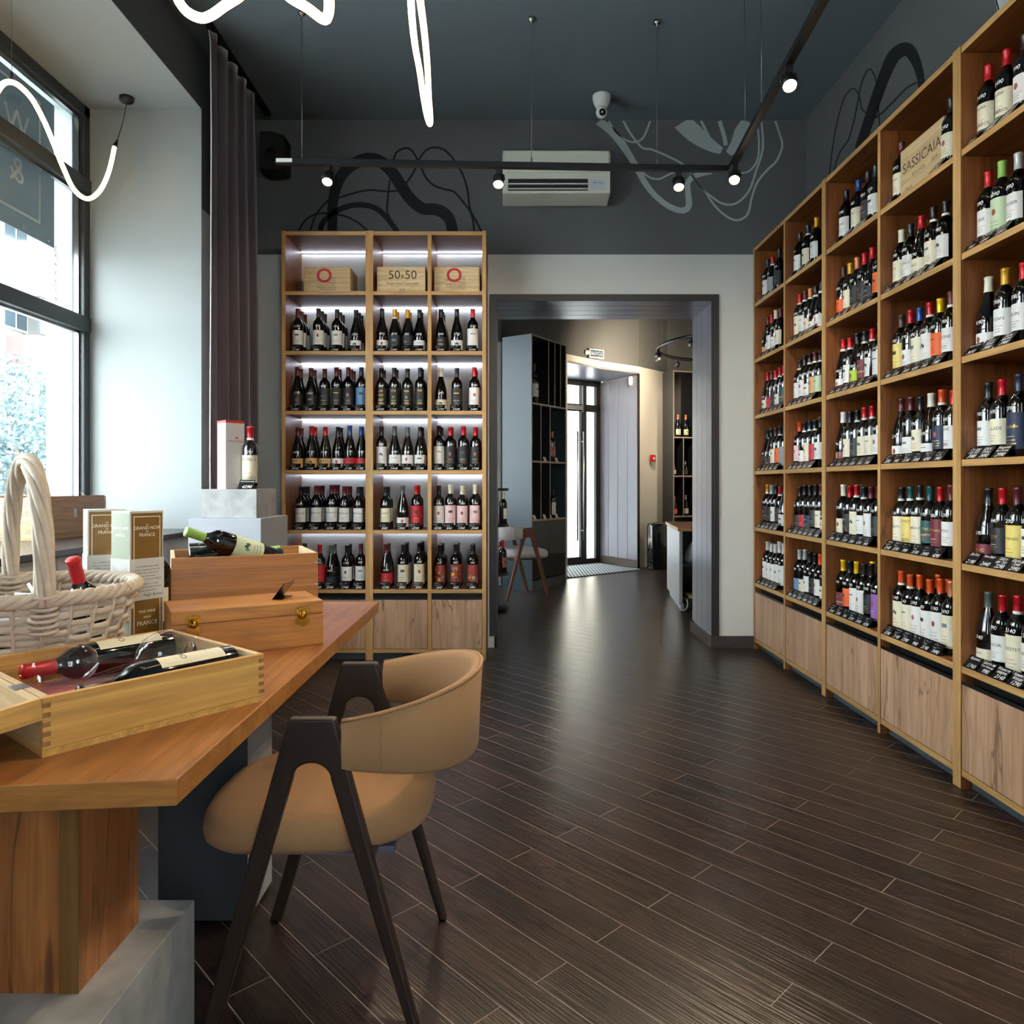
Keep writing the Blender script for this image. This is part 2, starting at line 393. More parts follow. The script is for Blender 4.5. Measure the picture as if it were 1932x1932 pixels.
# ---- far room: curved wall with the entrance
ARC = [(-1.9, 8.5), (-1.2, 8.45), (-.55, 8.45), (-.13, 8.62), (.30, 9.02), (.719, 9.40), (1.21, 9.93), (1.815, 10.39), (2.35, 10.98), (3.1, 11.25), (4.2, 11.35)]
def arc_off(d):
    out = []
    for i, p in enumerate(ARC):
        a = Vector(ARC[max(i-1, 0)]); b = Vector(ARC[min(i+1, len(ARC)-1)]); t = (b-a).normalized(); n = Vector((-t.y, t.x))
        out.append(Vector(p)+n*d)
    return out
AO = arc_off(.25); HD = 2.787; AO[7] = Vector((1.93, 10.66))
fw = MB()
for i in range(len(ARC)-1):
    q = [ARC[i], ARC[i+1], tuple(AO[i+1]), tuple(AO[i])]
    if i in (5, 6): fw.prism(q, HD, ZC, 'z')
    else: fw.prism(q, 0, ZC, 'z')
struct(fw.build('wall_far', M_wall), 'curved wall of the room beyond the doorway')
struct(MB().box(4.2, 4.4, 5.5, 12, 0, ZC).build('wall_side', M_wall), 'side wall of the far room')
# entrance niche: right lining, soffit, door
J0, J1 = Vector((1.815, 10.39)), Vector((1.37, 11.25)); JL = (J1-J0).length; ja = math.atan2((J1-J0).y, (J1-J0).x)
t2 = bpy.data.objects.new('trim_2', None); C.objects.link(t2); struct(t2, 'panelled lining of the street entrance'); t2.location = (J0.x, J0.y, 0); t2.rotation_euler = (0, 0, ja)
for k in range(4):
    bevel(MB().box(k*JL/4+.004, (k+1)*JL/4-.004, .002, .02, .11, HD-.02).build('lining_panel', M_panel, t2), .003)
MB().box(0, JL, .002, .028, 0, .105).build('plinth_board', BASEW, t2)
MB().box(-.012, 0, -.01, .028, 0, HD).build('casing', M_casing, t2)
struct(MB().prism([(1.90, 10.56), (1.40, 11.33), (1.62, 11.5), (2.2, 10.95)], 0, ZC, 'z').build('wall_niche', M_light), 'wall beside the entrance')
D0, D1 = Vector((.2, 10.5)), Vector((1.37, 11.25)); dl = (D1-D0).length; da = math.atan2((D1-D0).y, (D1-D0).x)
sf = MB().prism([(.60, 9.42), (.719, 9.40), (1.21, 9.93), (1.815, 10.39), (1.37, 11.30), (.15, 10.6), (.30, 9.6)], HD-.004, HD+.02, 'z')
t3 = struct(sf.build('trim_3', M_panel), 'dark soffit over the street entrance')
d1 = bpy.data.objects.new('door_1', None); C.objects.link(d1); struct(d1, 'glazed street entrance door with long pull handles'); d1.location = (D0.x, D0.y, 0); d1.rotation_euler = (0, 0, da)
for (x0, x1, z0, z1) in ((0, .09, 0, HD), (.99, 1.10, 0, HD-.01), (1.285, dl, 0, HD), (.09, .99, 0, .1), (1.10, 1.285, 0, .07), (0, dl, 2.31, 2.42), (0, dl, 2.70, HD)):
    bevel(MB().box(x0, x1, -.03, .03, z0, z1).build('door_frame', M_black, d1), .004)
for (x0, x1, z0, z1) in ((.09, .99, .1, 2.31), (1.10, 1.285, .07, 2.31), (.09, .99, 2.42, 2.70), (1.10, 1.285, 2.42, 2.70)):
    MB().box(x0, x1, -.004, .004, z0, z1).build('pane', M_glass, d1)
for x in (.88, 1.0):
    h = MB(); h.tube([(x, -.085, .35), (x, -.085, 2.0)], .014, 10)
    for z in (.5, 1.85): h.tube([(x, -.085, z), (x, -.03, z)], .01, 8)
    h.build('pull_handle', M_steel, d1)
clo = MB().box(.62, .99, -.09, -.03, 2.33, 2.39); clo.box(1.0, 1.02, -.05, -.03, 2.3, 2.7); clo.build('door_closer', M_steel, d1)
# ---- mural strokes painted on the walls
def stroke(pts, widths, fn, parent, m, n=6):
    if not isinstance(widths, (list, tuple)): widths = [widths]*len(pts)
    p3 = catmull([(x, y, w) for (x, y), w in zip(pts, widths)], n)
    rows = []
    for i, p in enumerate(p3):
        d = (p3[min(i+1, len(p3)-1)]-p3[max(i-1, 0)]); d.z = 0; d.normalize(); nn = Vector((-d.y, d.x, 0))*p.z/2
        a, b = p+nn, p-nn; rows.append([fn(a.x, a.y), fn(b.x, b.y)])
    return MB().grid(rows, 0, False, False).build('mural_stroke', m, parent)
s_ = .2588
def onback(ox, oy=0):
    def fn(x, y):
        v = P(ox+x*s_, oy+y*s_, YB-.001); v.z = min(v.z, ZC-.002); v.y = YB-.001; return v
    return fn
fb = onback(500)
D = [([(490, 1680), (495, 1480), (530, 1330), (600, 1230), (700, 1170), (780, 1160), (860, 1190), (930, 1260), (990, 1350), (1060, 1450), (1150, 1520), (1230, 1525), (1300, 1550), (1350, 1610), (1370, 1700)], [70, 75, 80, 85, 90, 90, 88, 85, 85, 85, 85, 85, 85, 80, 80]),
     ([(400, 1680), (430, 1610), (520, 1540), (620, 1500), (720, 1495), (810, 1520), (890, 1590), (965, 1690)], 40),
     ([(545, 1440), (640, 1410), (760, 1385), (870, 1395), (970, 1390)], 14),
     ([(245, 1680), (300, 1600), (380, 1560), (470, 1558), (580, 1575), (680, 1625), (750, 1685)], 14),
     ([(330, 1680), (370, 1570), (440, 1480), (500, 1430)], 14),
     ([(930, 1190), (960, 1110), (1030, 1080), (1080, 1110), (1130, 1200), (1170, 1290), (1230, 1350), (1310, 1380), (1380, 1400), (1450, 1480), (1510, 1560), (1580, 1690)], 15),
     ([(1030, 1335), (1080, 1260), (1120, 1170), (1170, 1100), (1230, 1075), (1310, 1095), (1380, 1170), (1440, 1270), (1475, 1380), (1490, 1500), (1515, 1600), (1525, 1690)], 15),
     ([(910, 1310), (900, 1400), (890, 1530), (910, 1590)], 14)]
for p, w in D: stroke(p, w, fb, wback, M_mural_dark)
fl2 = onback(950)
Lg = [([(690, 880), (780, 950), (850, 1030), (910, 1120), (970, 1220), (1030, 1330), (1100, 1420), (1200, 1500), (1300, 1535), (1350, 1500), (1345, 1400), (1345, 1330), (1400, 1280), (1520, 1250)], [60, 60, 58, 50, 46, 44, 42, 42, 44, 46, 42, 40, 38, 35]),
      ([(768, 882), (820, 960), (890, 1020), (960, 1035), (1020, 1000), (1070, 882)], 15),
      ([(873, 882), (930, 980), (1010, 1075), (1080, 1090), (1200, 1140), (1310, 1200), (1370, 1270), (1420, 1340), (1500, 1420), (1600, 1485), (1700, 1480), (1790, 1390), (1840, 1250), (1890, 1080), (1880, 882)], 15),
      ([(1000, 1240), (1060, 1290), (1130, 1305), (1200, 1275), (1250, 1250)], 13),
      ([(1390, 1310), (1470, 1400), (1540, 1500), (1630, 1580), (1710, 1605), (1780, 1560), (1810, 1440), (1850, 1330), (1922, 1240), (1992, 1170), (2032, 1060), (2007, 960), (1982, 882)], 15),
      ([(1845, 882), (1860, 1000), (1855, 1150), (1800, 1240), (1730, 1260), (1660, 1235)], 14),
      ([(1290, 882), (1400, 980), (1510, 1060), (1590, 1100)], [130, 130, 90, 50]),
      ([(1440, 882), (1500, 1000)], 20), ([(1575, 882), (1610, 1000), (1620, 1060)], 30),
      ([(1765, 882), (1740, 960), (1700, 1050), (1640, 1120)], [60, 110, 90, 50])]
for p, w in Lg: stroke(p, w, fl2, wback, M_mural_light)
def onright(x, y):
    v = PX(1432+x*s_, y*s_, XR-.001); v.z = min(v.z, ZC-.003); return v
Rm = [([(730, 1090), (800, 880), (860, 700), (920, 540), (990, 400), (1080, 360), (1140, 440), (1175, 550), (1185, 640)], [70, 75, 80, 85, 95, 100, 75, 58, 50]),
      ([(515, 1270), (540, 1050), (580, 850), (630, 700), (690, 645), (730, 700), (750, 790), (790, 830)], 10),
      ([(545, 1245), (590, 1110), (650, 1020), (690, 890), (725, 720), (750, 600), (800, 505), (840, 545), (862, 640), (868, 760), (880, 920)], 11),
      ([(830, 870), (900, 820), (1000, 720), (1080, 640), (1150, 600)], 14)]
for p, w in Rm: stroke(p, w, onright, wr, M_mural_dark)
stroke([(1705, -220), (1720, -60), (1745, 60), (1790, 180)], 10, onright, wr, M_mural_light)
MB().grid([[(XR-.001, 3.27, 2.95), (XR-.001, 2.4, 2.95)], [(XR-.001, 3.22, 3.25), (XR-.001, 2.4, 3.25)], [(XR-.001, 3.26, 3.55), (XR-.001, 2.4, 3.55)], [(XR-.001, 3.4, 3.8), (XR-.001, 2.4, 3.8)]], 0, False, False).build('mural_field', mat('mural_pale_paint', '#b4bfc2', .7), wr)

# ================================================================== OUTSIDE
struct(MB().box(-60, 40, -40, 70, -.30, -.12).build('pavement', mat('bounce_pavement', '#bcbebe', .9, var=.1, bscale=3)), 'grey street outside the windows')  # street colour raised so daylight bounces up to soffit and ceiling
M_fac = mat('facade_white', '#a8a6a1', .8, var=.05, bscale=2); M_fwin = mat('facade_window_glass', '#45565f', .15)
M_fbrown = mat('balcony_cladding', '#7d6a66', .8); M_roof = mat('roof_grey', '#8f9498', .7)
bd = thing('apartment_building', 'pale apartment block with glazed balconies across the street', 'building', (-18, 27, -.12))
MB().box(-8, 0, -22, 28, 0, 22).build('wall', M_fac, bd)
for fz in range(7):
    for wy in range(-6, 9):
        y = wy*2.9-1.4; z = 1.0+fz*2.95
        wn = MB().box(-.05, .04, y, y+1.3, z, z+1.5).build('window', mat('facade_window_frame', '#dfe0de', .6), bd)
        for a in (0, 1): MB().box(.03, .055, y+.07+a*.62, y+.61+a*.62, z+.08, z+1.42).build('pane', M_fwin, wn)
for (y, z) in ((-1.2, 5.7), (-1.9, 11.0), (4.2, 5.7), (-6.5, 5.7), (4.2, 8.6)):
    b_ = MB().box(0, 1.2, y, y+2.9, z-.12, z+.95).build('balcony', M_fbrown, bd)
    MB().box(-.0, 1.28, y-.06, y+2.96, z-.24, z-.13).build('slab', M_fac, b_)
    for k in range(5):
        MB().box(1.1, 1.16, y+.06+k*.57, y+.57+k*.57, z+1.0, z+2.3).build('pane', M_fwin, b_)
    MB().box(0, 1.2, y, y+2.9, z+2.33, z+2.45).build('canopy', M_fac, b_)
MB().box(-8.3, .7, -22.3, 28.3, 22, 22.6).build('roof', M_roof, bd)
b2 = thing('street_building', 'beige building opposite the street entrance', 'building', (3, 24, -.12))
MB().box(-14, 16, 0, 8, 0, 12).build('wall', mat('facade_beige', '#cbbca8', .8, var=.05, bscale=2), b2)
MB().box(-14, 16, -.12, 0, 0, 1.1).build('base_course', mat('facade_pink', '#b99a92', .8), b2)
for k in range(8): MB().box(-13+k*4.2, -11.5+k*4.2, -.06, .04, 5.2, 7.4).build('window', M_fwin, b2)
M_leaf = mat('hazy_leaf', '#5d6f70', .7, var=.35, bscale=3); M_bark = mat('bark', '#6d6157', .9)  # pale bluish haze of the street is put into the leaf colour
def tree(x, y, z, r, label, seed, name='street_tree'):
    rng = random.Random(seed)
    t = thing(name, label, 'tree', (x, y, -.12))
    tk = MB(); tk.tube([(0, 0, 0), (.08, .05, z*.5), (0, .1, z)], [.17, .13, .09], 8)
    for k in range(6):
        a = k*1.05; tk.tube([(0, .1, z*.75), (math.cos(a)*r*.4, math.sin(a)*r*.4, z*1.05), (math.cos(a)*r*.7, math.sin(a)*r*.7, z*1.2)], [.07, .05, .02], 6)
    tk.build('trunk', M_bark, t)
    lf = MB()
    for k in range(9000):
        u, v, w = rng.gauss(0, 1), rng.gauss(0, 1), rng.gauss(0, 1); L_ = math.sqrt(u*u+v*v+w*w); rr = r*(rng.random()**.45)
        lump = 1+.18*math.sin(5*u/L_+seed)+.15*math.cos(7*v/L_)
        c = Vector((u/L_*rr*lump, v/L_*rr*lump, z*1.25+w/L_*rr*.9*lump))
        a = Vector((rng.gauss(0, 1), rng.gauss(0, 1), rng.gauss(0, 1))).normalized(); b = a.orthogonal().normalized(); s = rng.uniform(.035, .075)
        n = len(lf.v); lf.v += [tuple(c-a*s), tuple(c+b*s*.5), tuple(c+a*s), tuple(c-b*s*.5)]; lf.face([n, n+1, n+2, n+3])
    o = lf.build('crown', M_leaf, t); o['kind'] = 'stuff'
    return t
tree(-9.9, 14.6, 1.7, 1.8, 'leafy street tree seen through the shop window', 3)
tree(-12.6, 17.6, 2.0, 1.7, 'farther leafy tree in front of the apartment block', 5)
# banner hanging outside the upper panes, its lettering seen from behind
M_banner = mat('banner_grey', '#7f878b', .8); nb = M_banner.node_tree; tl = nb.nodes.new('ShaderNodeBsdfTranslucent'); tl.inputs[0].default_value = lin('#8b9599')
mb_ = nb.nodes.new('ShaderNodeMixShader'); mb_.inputs[0].default_value = .28; nb.links.new(nb.nodes['Principled BSDF'].outputs[0], mb_.inputs[1]); nb.links.new(tl.outputs[0], mb_.inputs[2]); nb.links.new(mb_.outputs[0], nb.nodes['Material Output'].inputs[0])
bn = thing('shop_banner', 'grey fabric banner with mirrored white letters outside the shop window', 'banner', (-2.735, 0, 0))
bevel(MB().box(-.003, .003, 2.2, 4.33, 2.61, 3.46).build('fabric', M_banner, bn), .002)
bl = MB()
def bfn(x, y): return (.0045, 4.0-0+x, 3.0+y)
put_text(bl, '&', .20, lambda x, y: (.0045, 4.0-x, 2.93+y), align='CENTER'); put_text(bl, 'W', .20, lambda x, y: (.0045, 4.0-x, 3.19+y), align='CENTER')
put_rect(bl, 4.185, 4.20, 2.72, 3.40, lambda x, y: (.0045, x, y)); put_rect(bl, 2.3, 4.20, 2.705, 2.72, lambda x, y: (.0045, x, y)); put_rect(bl, 2.3, 4.2, 3.4, 3.415, lambda x, y: (.0045, x, y))
bl.build('lettering', mat('banner_white', '#e8ecee', .7), bn)
for y in (4.05, 4.27): MB().lathe([(.006, -.004), (.012, -.003), (.012, .003), (.006, .004)], 12).build('eyelet', M_steel, bn, (.004, y, 2.64), (0, PI/2, 0))
ch = thing('chain', 'thin steel chain hanging from the banner corner outside', 'chain', (-2.735, 4.345, 0))
for k in range(9):
    z = 2.60-k*.052; pts = []
    for j in range(13):
        a = 2*PI*j/12; x, zz = .009*math.cos(a), .032*math.sin(a)
        pts.append((x, 0, z+zz) if k % 2 else (0, x, z+zz))
    MB().tube(pts, .0028, 6, caps=False).build('link', M_steel, ch)
# ================================================================== SHELVING
ROWZ = [2.520, 2.111, 1.703, 1.298, .889, .484]; TOPZ = 2.928; BT = .026
M_led = emis('led_strip_glow', '#dfe8ff', 5.5)
M_gap = mat('handle_profile_black', '#141618', .35)
M_plinth = mat('plinth_slate', '#3e464c', .5)
def shelving(label, origin, rotz, bays, depth, back=True, led=False):
    """front on local y = 0, bays run along local x; posts reach the floor"""
    t = thing('shelving_unit', label, 'shelving', origin, rotz)
    x = 0; xs = []
    for i, w in enumerate(bays):
        xs.append((x, x+w)); x += w
    Wd = x
    posts = [(0, BT), (Wd-BT, Wd)]+[(xs[i][1]-BT/2, xs[i][1]+BT/2) for i in range(len(bays)-1)]
    for i, (a, b) in enumerate(posts):
        MB().box(a, b, 0 if i < 2 else .002, depth, 0, TOPZ+(.004 if i < 2 else -BT), edge=('-y',)).build('side_panel' if i < 2 else 'divider', [SHELF['z'], EDGE['z']], t)
    MB().box(BT, Wd-BT, .003, depth, TOPZ-BT, TOPZ, edge=('-y',)).build('top_board', [SHELF['x'], EDGE['x']], t)
    if back: MB().box(BT, Wd-BT, depth-.006, depth-.001, .05, TOPZ-BT).build('back_panel', SHELF['z'], t)
    MB().box(BT, Wd-BT, .045, .06, 0, .05).build('plinth', M_plinth, t)
    inner = []
    for i, (a, b) in enumerate(xs):
        ia = BT if i == 0 else a+BT/2; ib = Wd-BT if i == len(bays)-1 else b-BT/2
        inner.append((ia, ib))
        for z in ROWZ:
            MB().box(ia, ib, .004, depth-.008, z-BT, z, edge=('-y',)).build('shelf', [SHELF['x'], EDGE['x']], t)
        MB().box(ia, ib, .004, depth-.008, .05, .05+BT, edge=('-y',)).build('bottom_board', [SHELF['x'], EDGE['x']], t)
        dr = MB().box(ia+.003, ib-.003, .003, .021, .079, .412).build('door', DOOR['z'], t)
        h = MB().box(ia+.003, ib-.003, .002, .006, .4125, .426); h.box(ia+.003, ib-.003, .05, .056, .4125, .456); h.build('handle_profile', M_gap, dr)
        if led:
            for k in range(6):
                zt = (TOPZ if k == 0 else ROWZ[k-1])-BT
                MB().box(ia+.004, ib-.004, depth-.02, depth-.008, zt-.0055, zt-.001).build('led_strip', M_led, t)
    return t, inner
YF = 4.947                                   # front of the lit shelving
DEP_B, DEP_R = YB-YF-.004, .385
XF = 1.77                                    # front of the long right-hand shelving
uA, inA = shelving('oak shelving with one wide lit bay next to the curtain', (-1.571, YF, 0), 0, [.597], DEP_B, False, True)
uB, inB = shelving('oak shelving with two narrow lit bays beside the doorway', (-.974, YF, 0), 0, [.411, .386], DEP_B, False, True)
UY = [5.318, 4.118, 2.886, 1.656]
rlab = ['long oak wall shelving, section touching the doorway wall', 'long oak wall shelving, middle section holding the SASSICAIA crate', 'long oak wall shelving, section closest to the viewer']
RU = [shelving(rlab[i], (XF, UY[i], 0), -PI/2, [(UY[i]-UY[i+1])/2]*2, DEP_R, True, False) for i in range(3)]

# ================================================================== BOTTLES
CAPC = {'K': ('black', '#15161a'), 'R': ('red', '#b3141f'), 'M': ('maroon', '#561a22'), 'G': ('gold', '#c8951f'), 'O': ('orange', '#d2491a'),
        'B': ('blue', '#21488f'), 'N': ('navy', '#18253b'), 'W': ('cream', '#d0cbb4'), 'S': ('silver', '#a9abac'), 'E': ('grey-green', '#4b544f'),
        'L': ('lime', '#86b352'), 'C': ('copper', '#c87a4e'), 'T': ('teal', '#17484c'), 'Y': ('yellow', '#e2b912'), 'H': ('brown', '#3c2620'), 'D': ('dark green', '#1c3a2a'), 'X': ('patterned', '#d8d2cf')}
LABC = {'w': ('white', '#d8d6d0'), 'c': ('cream', '#d9d0b4'), 'y': ('yellow', '#dbc36b'), 'k': ('black', '#1b1c20'), 'r': ('red', '#b5202b'), 'b': ('blue', '#5f86ab'),
        'g': ('pale green', '#b9c9a4'), 'o': ('orange', '#e0601f'), 'p': ('pink', '#d9b9b8'), 't': ('teal', '#1d4d50'), 'm': ('maroon', '#6e1f2c'), 'z': ('grey', '#8d8f92'),
        'n': ('navy', '#1b2740'), 'l': ('lime', '#a5c12b'), 'a': ('tan', '#c79d63'), 'u': ('colourful', '#8f3a30'), 'v': ('purple', '#8c5aa8')}
M_bottle = mat('dark_bottle_glass', '#07090a', .06, spec=.6, coat=.5)
M_ink = mat('label_ink_dark', '#2c2a2c', .6); M_gold = mat('label_gold', '#c7a24a', .35, .6); M_pen = mat('white_pen', '#e6e6e2', .6)
M_inkr = mat('label_ink_red', '#a3252a', .6); M_band = mat('neck_band_paper', '#d5d8cc', .6)
PAL = [mat('label_art_'+n, c, .6) for n, c in (('rust', '#8a4a34'), ('ochre', '#b59150'), ('green', '#6c7d5f'), ('slate', '#6b757d'), ('rose', '#a35560'), ('charcoal', '#3b3b40'))]
SHAPES = {
 'b': dict(prof=[(.0, .0), (.034, 0), (.0375, .004), (.0375, .188), (.0368, .198), (.0330, .211), (.0250, .222), (.0180, .231), (.0150, .240), (.0142, .252), (.0138, .291), (.0152, .292), (.0152, .3), (0, .3)],
           cap=[(.0152, .236), (.0150, .252), (.0146, .289), (.0160, .2905), (.0162, .2995), (.0150, .3012), (0, .3012)], r=.0375, z=(.052, .150), pz=.176),
 'g': dict(prof=[(.0, .0), (.037, 0), (.0410, .004), (.0410, .118), (.0402, .135), (.0370, .158), (.0305, .186), (.0230, .212), (.0175, .234), (.0150, .254), (.0140, .291), (.0155, .292), (.0155, .3), (0, .3)],
           cap=[(.0172, .241), (.0155, .256), (.0149, .289), (.0163, .2905), (.0165, .2995), (.0150, .3012), (0, .3012)], r=.0410, z=(.030, .105), pz=.124)}
for s in SHAPES.values():
    s['body'] = MB().lathe(s['prof'], 22).mesh('wine_bottle', M_bottle)
_caps = {}
def cap_mesh(sh, c):
    k = (sh, c)
    if k not in _caps:
        m = mat('capsule_'+CAPC[c][0].replace(' ', '_'), CAPC[c][1], .33, .25 if c in 'GSCRYB' else .0, var=.5 if c == 'X' else 0, bscale=120)
        _caps[k] = MB().lathe(SHAPES[sh]['cap'], 18).mesh('capsule', m)
    return _caps[k]
_bands = {}
def band_mesh(sh):
    if sh not in _bands: _bands[sh] = MB().lathe([(.0166 if sh == 'b' else .0185, .233), (.0163 if sh == 'b' else .0178, .246)], 18).mesh('neck_band', M_band)
    return _bands[sh]
_labs = {}
def curved(r):
    return lambda x, y: (r*math.sin(x/r), -r*math.cos(x/r), y)
def label_meshes(sh, c, style, text, seed):
    """curved paper label and its print"""
    k = (sh, c, style, text, seed)
    if k in _labs: return _labs[k]
    S = SHAPES[sh]; r = S['r']; z0, z1 = S['z']; half = 1.35
    if 'l' in style: z0, z1 = (z0-.016, z0+.066) if sh == 'b' else (z0-.012, z0+.052)
    if 't' in style: z0, z1 = (z0-.022, z1+.012)
    if 's' in style: half = .8
    fn = curved(r+.0007); w = half*r
    lm = MB(); n = 14
    lm.grid([[fn(-w+2*w*j/n, z) for j in range(n+1)] for z in (z0, z1)], 0, False, True)
    me = lm.mesh('label', mat('label_'+LABC[c][0].replace(' ', '_'), LABC[c][1], .55))
    pr = MB(); fp = curved(r+.0011); rng = random.Random(seed*131+sum(map(ord, c+style+sh))); H = z1-z0
    dark = c in 'kntmrvu'; mats = [M_gold if dark else M_ink, M_pen if dark else M_inkr, PAL[seed % 6], PAL[(seed*2+1) % 6], PAL[(seed+3) % 6]]
    if c == 'u': mats[2:] = [mat('art_blue', '#4f8fb5', .6), mat('art_yellow', '#d9b23c', .6), mat('art_black', '#16171a', .6)]
    if text:
        lines = text.split('|'); sz = .016
        for i, ln in enumerate(lines):
            v, _ = text_data(ln, 1.0); wd = max(x for x, y in v)-min(x for x, y in v)
            s = min(.0175, 1.5*w/wd, H/(len(lines)+.5)*1.1)
            put_text(pr, ln, s, (lambda yy: lambda x, y: fp(x, y+yy))(z0+H*(.62 if len(lines) == 1 else .84-.66*i/max(1, len(lines)-1))), 0)
    sty = seed % 4
    if c == 'u':
        for _ in range(9):
            put_ellipse(pr, rng.uniform(-.6, .6)*w, z0+H*rng.uniform(.15, .85), rng.uniform(.004, .009), rng.uniform(.006, .016), fp, rng.choice([2, 3, 4]), 9)
    elif not text:
        if sty == 0: put_ellipse(pr, 0, z0+H*.62, .009, .012, fp, 2, 14)
        elif sty == 1: put_rect(pr, -.28*w, .28*w, z0+H*.62, z0+H*.74, fp, 3, 5)
        elif sty == 2:
            for q in range(3): put_ellipse(pr, (q-1)*.009, z0+H*(.58+.05*(q % 2)), .005, .008, fp, 2+q, 10)
        else: put_rect(pr, -.35*w, .35*w, z0+H*.70, z0+H*.735, fp, 0, 4)
    for q in range(3):
        ww = w*rng.uniform(.22, .5); z = z0+H*(.34-.1*q)
        put_rect(pr, -ww, ww, z, z+.0014, fp, 0 if q else 1, 4)
    if c == 't' or (c == 'm' and sty == 1):
        put_rect(pr, -w, w, z0+H*.30, z0+H*.36, fp, 2, 8); put_rect(pr, -w, w, z0+H*.36, z0+H*.41, fp, 3, 8)
    pm = pr.mesh('label_print', mats)
    _labs[k] = (me, pm); return _labs[k]
_pens = {}
def pen_mesh(sh, price):
    k = (sh, price)
    if k not in _pens:
        S = SHAPES[sh]; r = S['r']+.0006; m = MB()
        put_text(m, price, .021, lambda x, y: curved(r)(x, y+S['pz']), shear=.25)
        _pens[k] = m.mesh('pen_price', M_pen)
    return _pens[k]
def bottle(tok, loc, rot, label, group, seed, detail=True, scale=1.0, name='wine_bottle', price=None, text=None):
    """tok = shape, capsule, label colour, flags"""
    sh, cp, lb = tok[0], tok[1], tok[2]; fl_ = tok[3:]
    o = link(name, SHAPES[sh]['body'], None, loc, rot, (1, 1, scale) if isinstance(scale, float) else scale)
    tag(o, label, 'bottle', group)
    link('capsule', cap_mesh(sh, cp), o)
    if '+' in fl_: link('neck_band', band_mesh(sh), o)
    if lb != '.':
        style = ''.join(ch for ch in fl_ if ch in 'lts')
        a, b = label_meshes(sh, lb, style, text, seed % 6 if not text else 0)
        l_ = link('label', a, o); link('label_print', b, l_)
    if price and detail: link('pen_price', pen_mesh(sh, price), o)
    return o
# price tags: bent black plates with white handwriting
M_tag = mat('tag_black_plastic', '#17191c', .2)
tagm = MB()
LEAN = math.radians(38); TH = .058; TW = .074
ty, tz = TH*math.sin(LEAN), TH*math.cos(LEAN)
tagm.prism([(0, 0), (ty, tz), (ty+.0025, tz-.001), (.004, .002), (.030, .002), (.030, 0)], -TW/2, TW/2, 'x')
tag_me = tagm.mesh('price_tag', M_tag)
_tagtx = {}
def tagfn(x, y):     # writing lies on the sloping face
    s = y/TH; return (x, ty*s-.0006*math.cos(LEAN), tz*s+.0006*math.sin(LEAN))
def tag_text(words, price, seed):
    k = (words, price, seed)
    if k not in _tagtx:
        m = MB(); rng = random.Random(seed)
        if words:
            for i, ln in enumerate(words.split('|')):
                v, _ = text_data(ln, 1.0, shear=.3); wd = max(x for x, y in v)-min(x for x, y in v)
                put_text(m, ln, min(.0165, .066/wd), (lambda yy: lambda x, y: tagfn(x, y+yy))(.047-.014*i), shear=.3)
        else:
            for i in range(2):      # illegible scrawl
                x = -.031; yy = .046-.014*i; pts = []
                while x < rng.uniform(.008, .026):
                    pts.append((x, yy+rng.choice([-.0042, .0042, .001, -.001]))); x += rng.uniform(.003, .0055)
                for (xa, ya), (xb, yb) in zip(pts, pts[1:]):
                    n = len(m.v); w = .0007
                    m.v += [tagfn(xa-w, ya), tagfn(xa+w, ya), tagfn(xb+w, yb), tagfn(xb-w, yb)]; m.face([n, n+1, n+2, n+3])
        put_text(m, price, .024, lambda x, y: tagfn(x+.004, y+.0135), shear=.3)
        _tagtx[k] = m.mesh('writing', M_pen)
    return _tagtx[k]
PRICES = ['1490', '2390', '3490', '1980', '2190', '1290', '990', '4290', '2440', '890', '2140', '3190', '840', '1740']
BACK = {   # px : shape capsule label flags/behind, optional /text, $price
 'A': [[], ['562:bMw2', '601:bKw2', '636:bKw2', '672:gKwl2'],
       ['561:gMkt1', '587:gMkt1', '613:bMkt', '635:bMkt1', '657:bMkt2', '682:bNbt'],
       ['562:gMal1', '588:gRal1', '614:gRal', '639:gKwl1/', '662:gBrl$2190', '684:gBrl$2190'],
       ['568:bKw2/SEMIGLAN$1290', '597:bMw2/SEMIGLAN$1290', '626:bMw2/SEMIGLAN$1290', '650:bMw2/SEMIGLAN$1290', '677:bKw1/SEMIGLAN$1290'],
       ['575:bDk', '604:bRrt', '625:gEnl1', '655:bKw1', '681:bMw$840']],
 'B': [[], ['721:gKwl$3490', '745:gGkt+1$2390', '770:gGkt1', '791:gKwl1'],
       ['720:bKkt1/CAB|ERNET|SAUV|IGNON', '744:bKkt1/CAB|ER|NET', '769:bKkt/MAR|SE|LAN', '793:bKkt1/MER|LOT'],
       ['720:bKwt', '745:gEw', '769:gEw', '793:gKw1'],
       ['728:bKc1/FOREST', '760:gEwl', '786:bRrt1$4290'],
       ['729:gMr1', '761:bKct2$890', '791:bKct2$890']],
 'C': [[], ['832:gKk2', '862:gKwl', '892:bRwt$4490'],
       ['832:gWcl$3290', '862:bKkt', '895:bRwt2$2480'],
       ['828:bKwt2$1340', '850:bRkt1', '874:bRkt1', '897:bRkt1'],
       ['826:bKwt', '849:bWpt1', '872:bWpt1', '896:bWpt2'],
       ['830:bKut2$660', '860:bKut2$660', '892:bKut1$490']]}
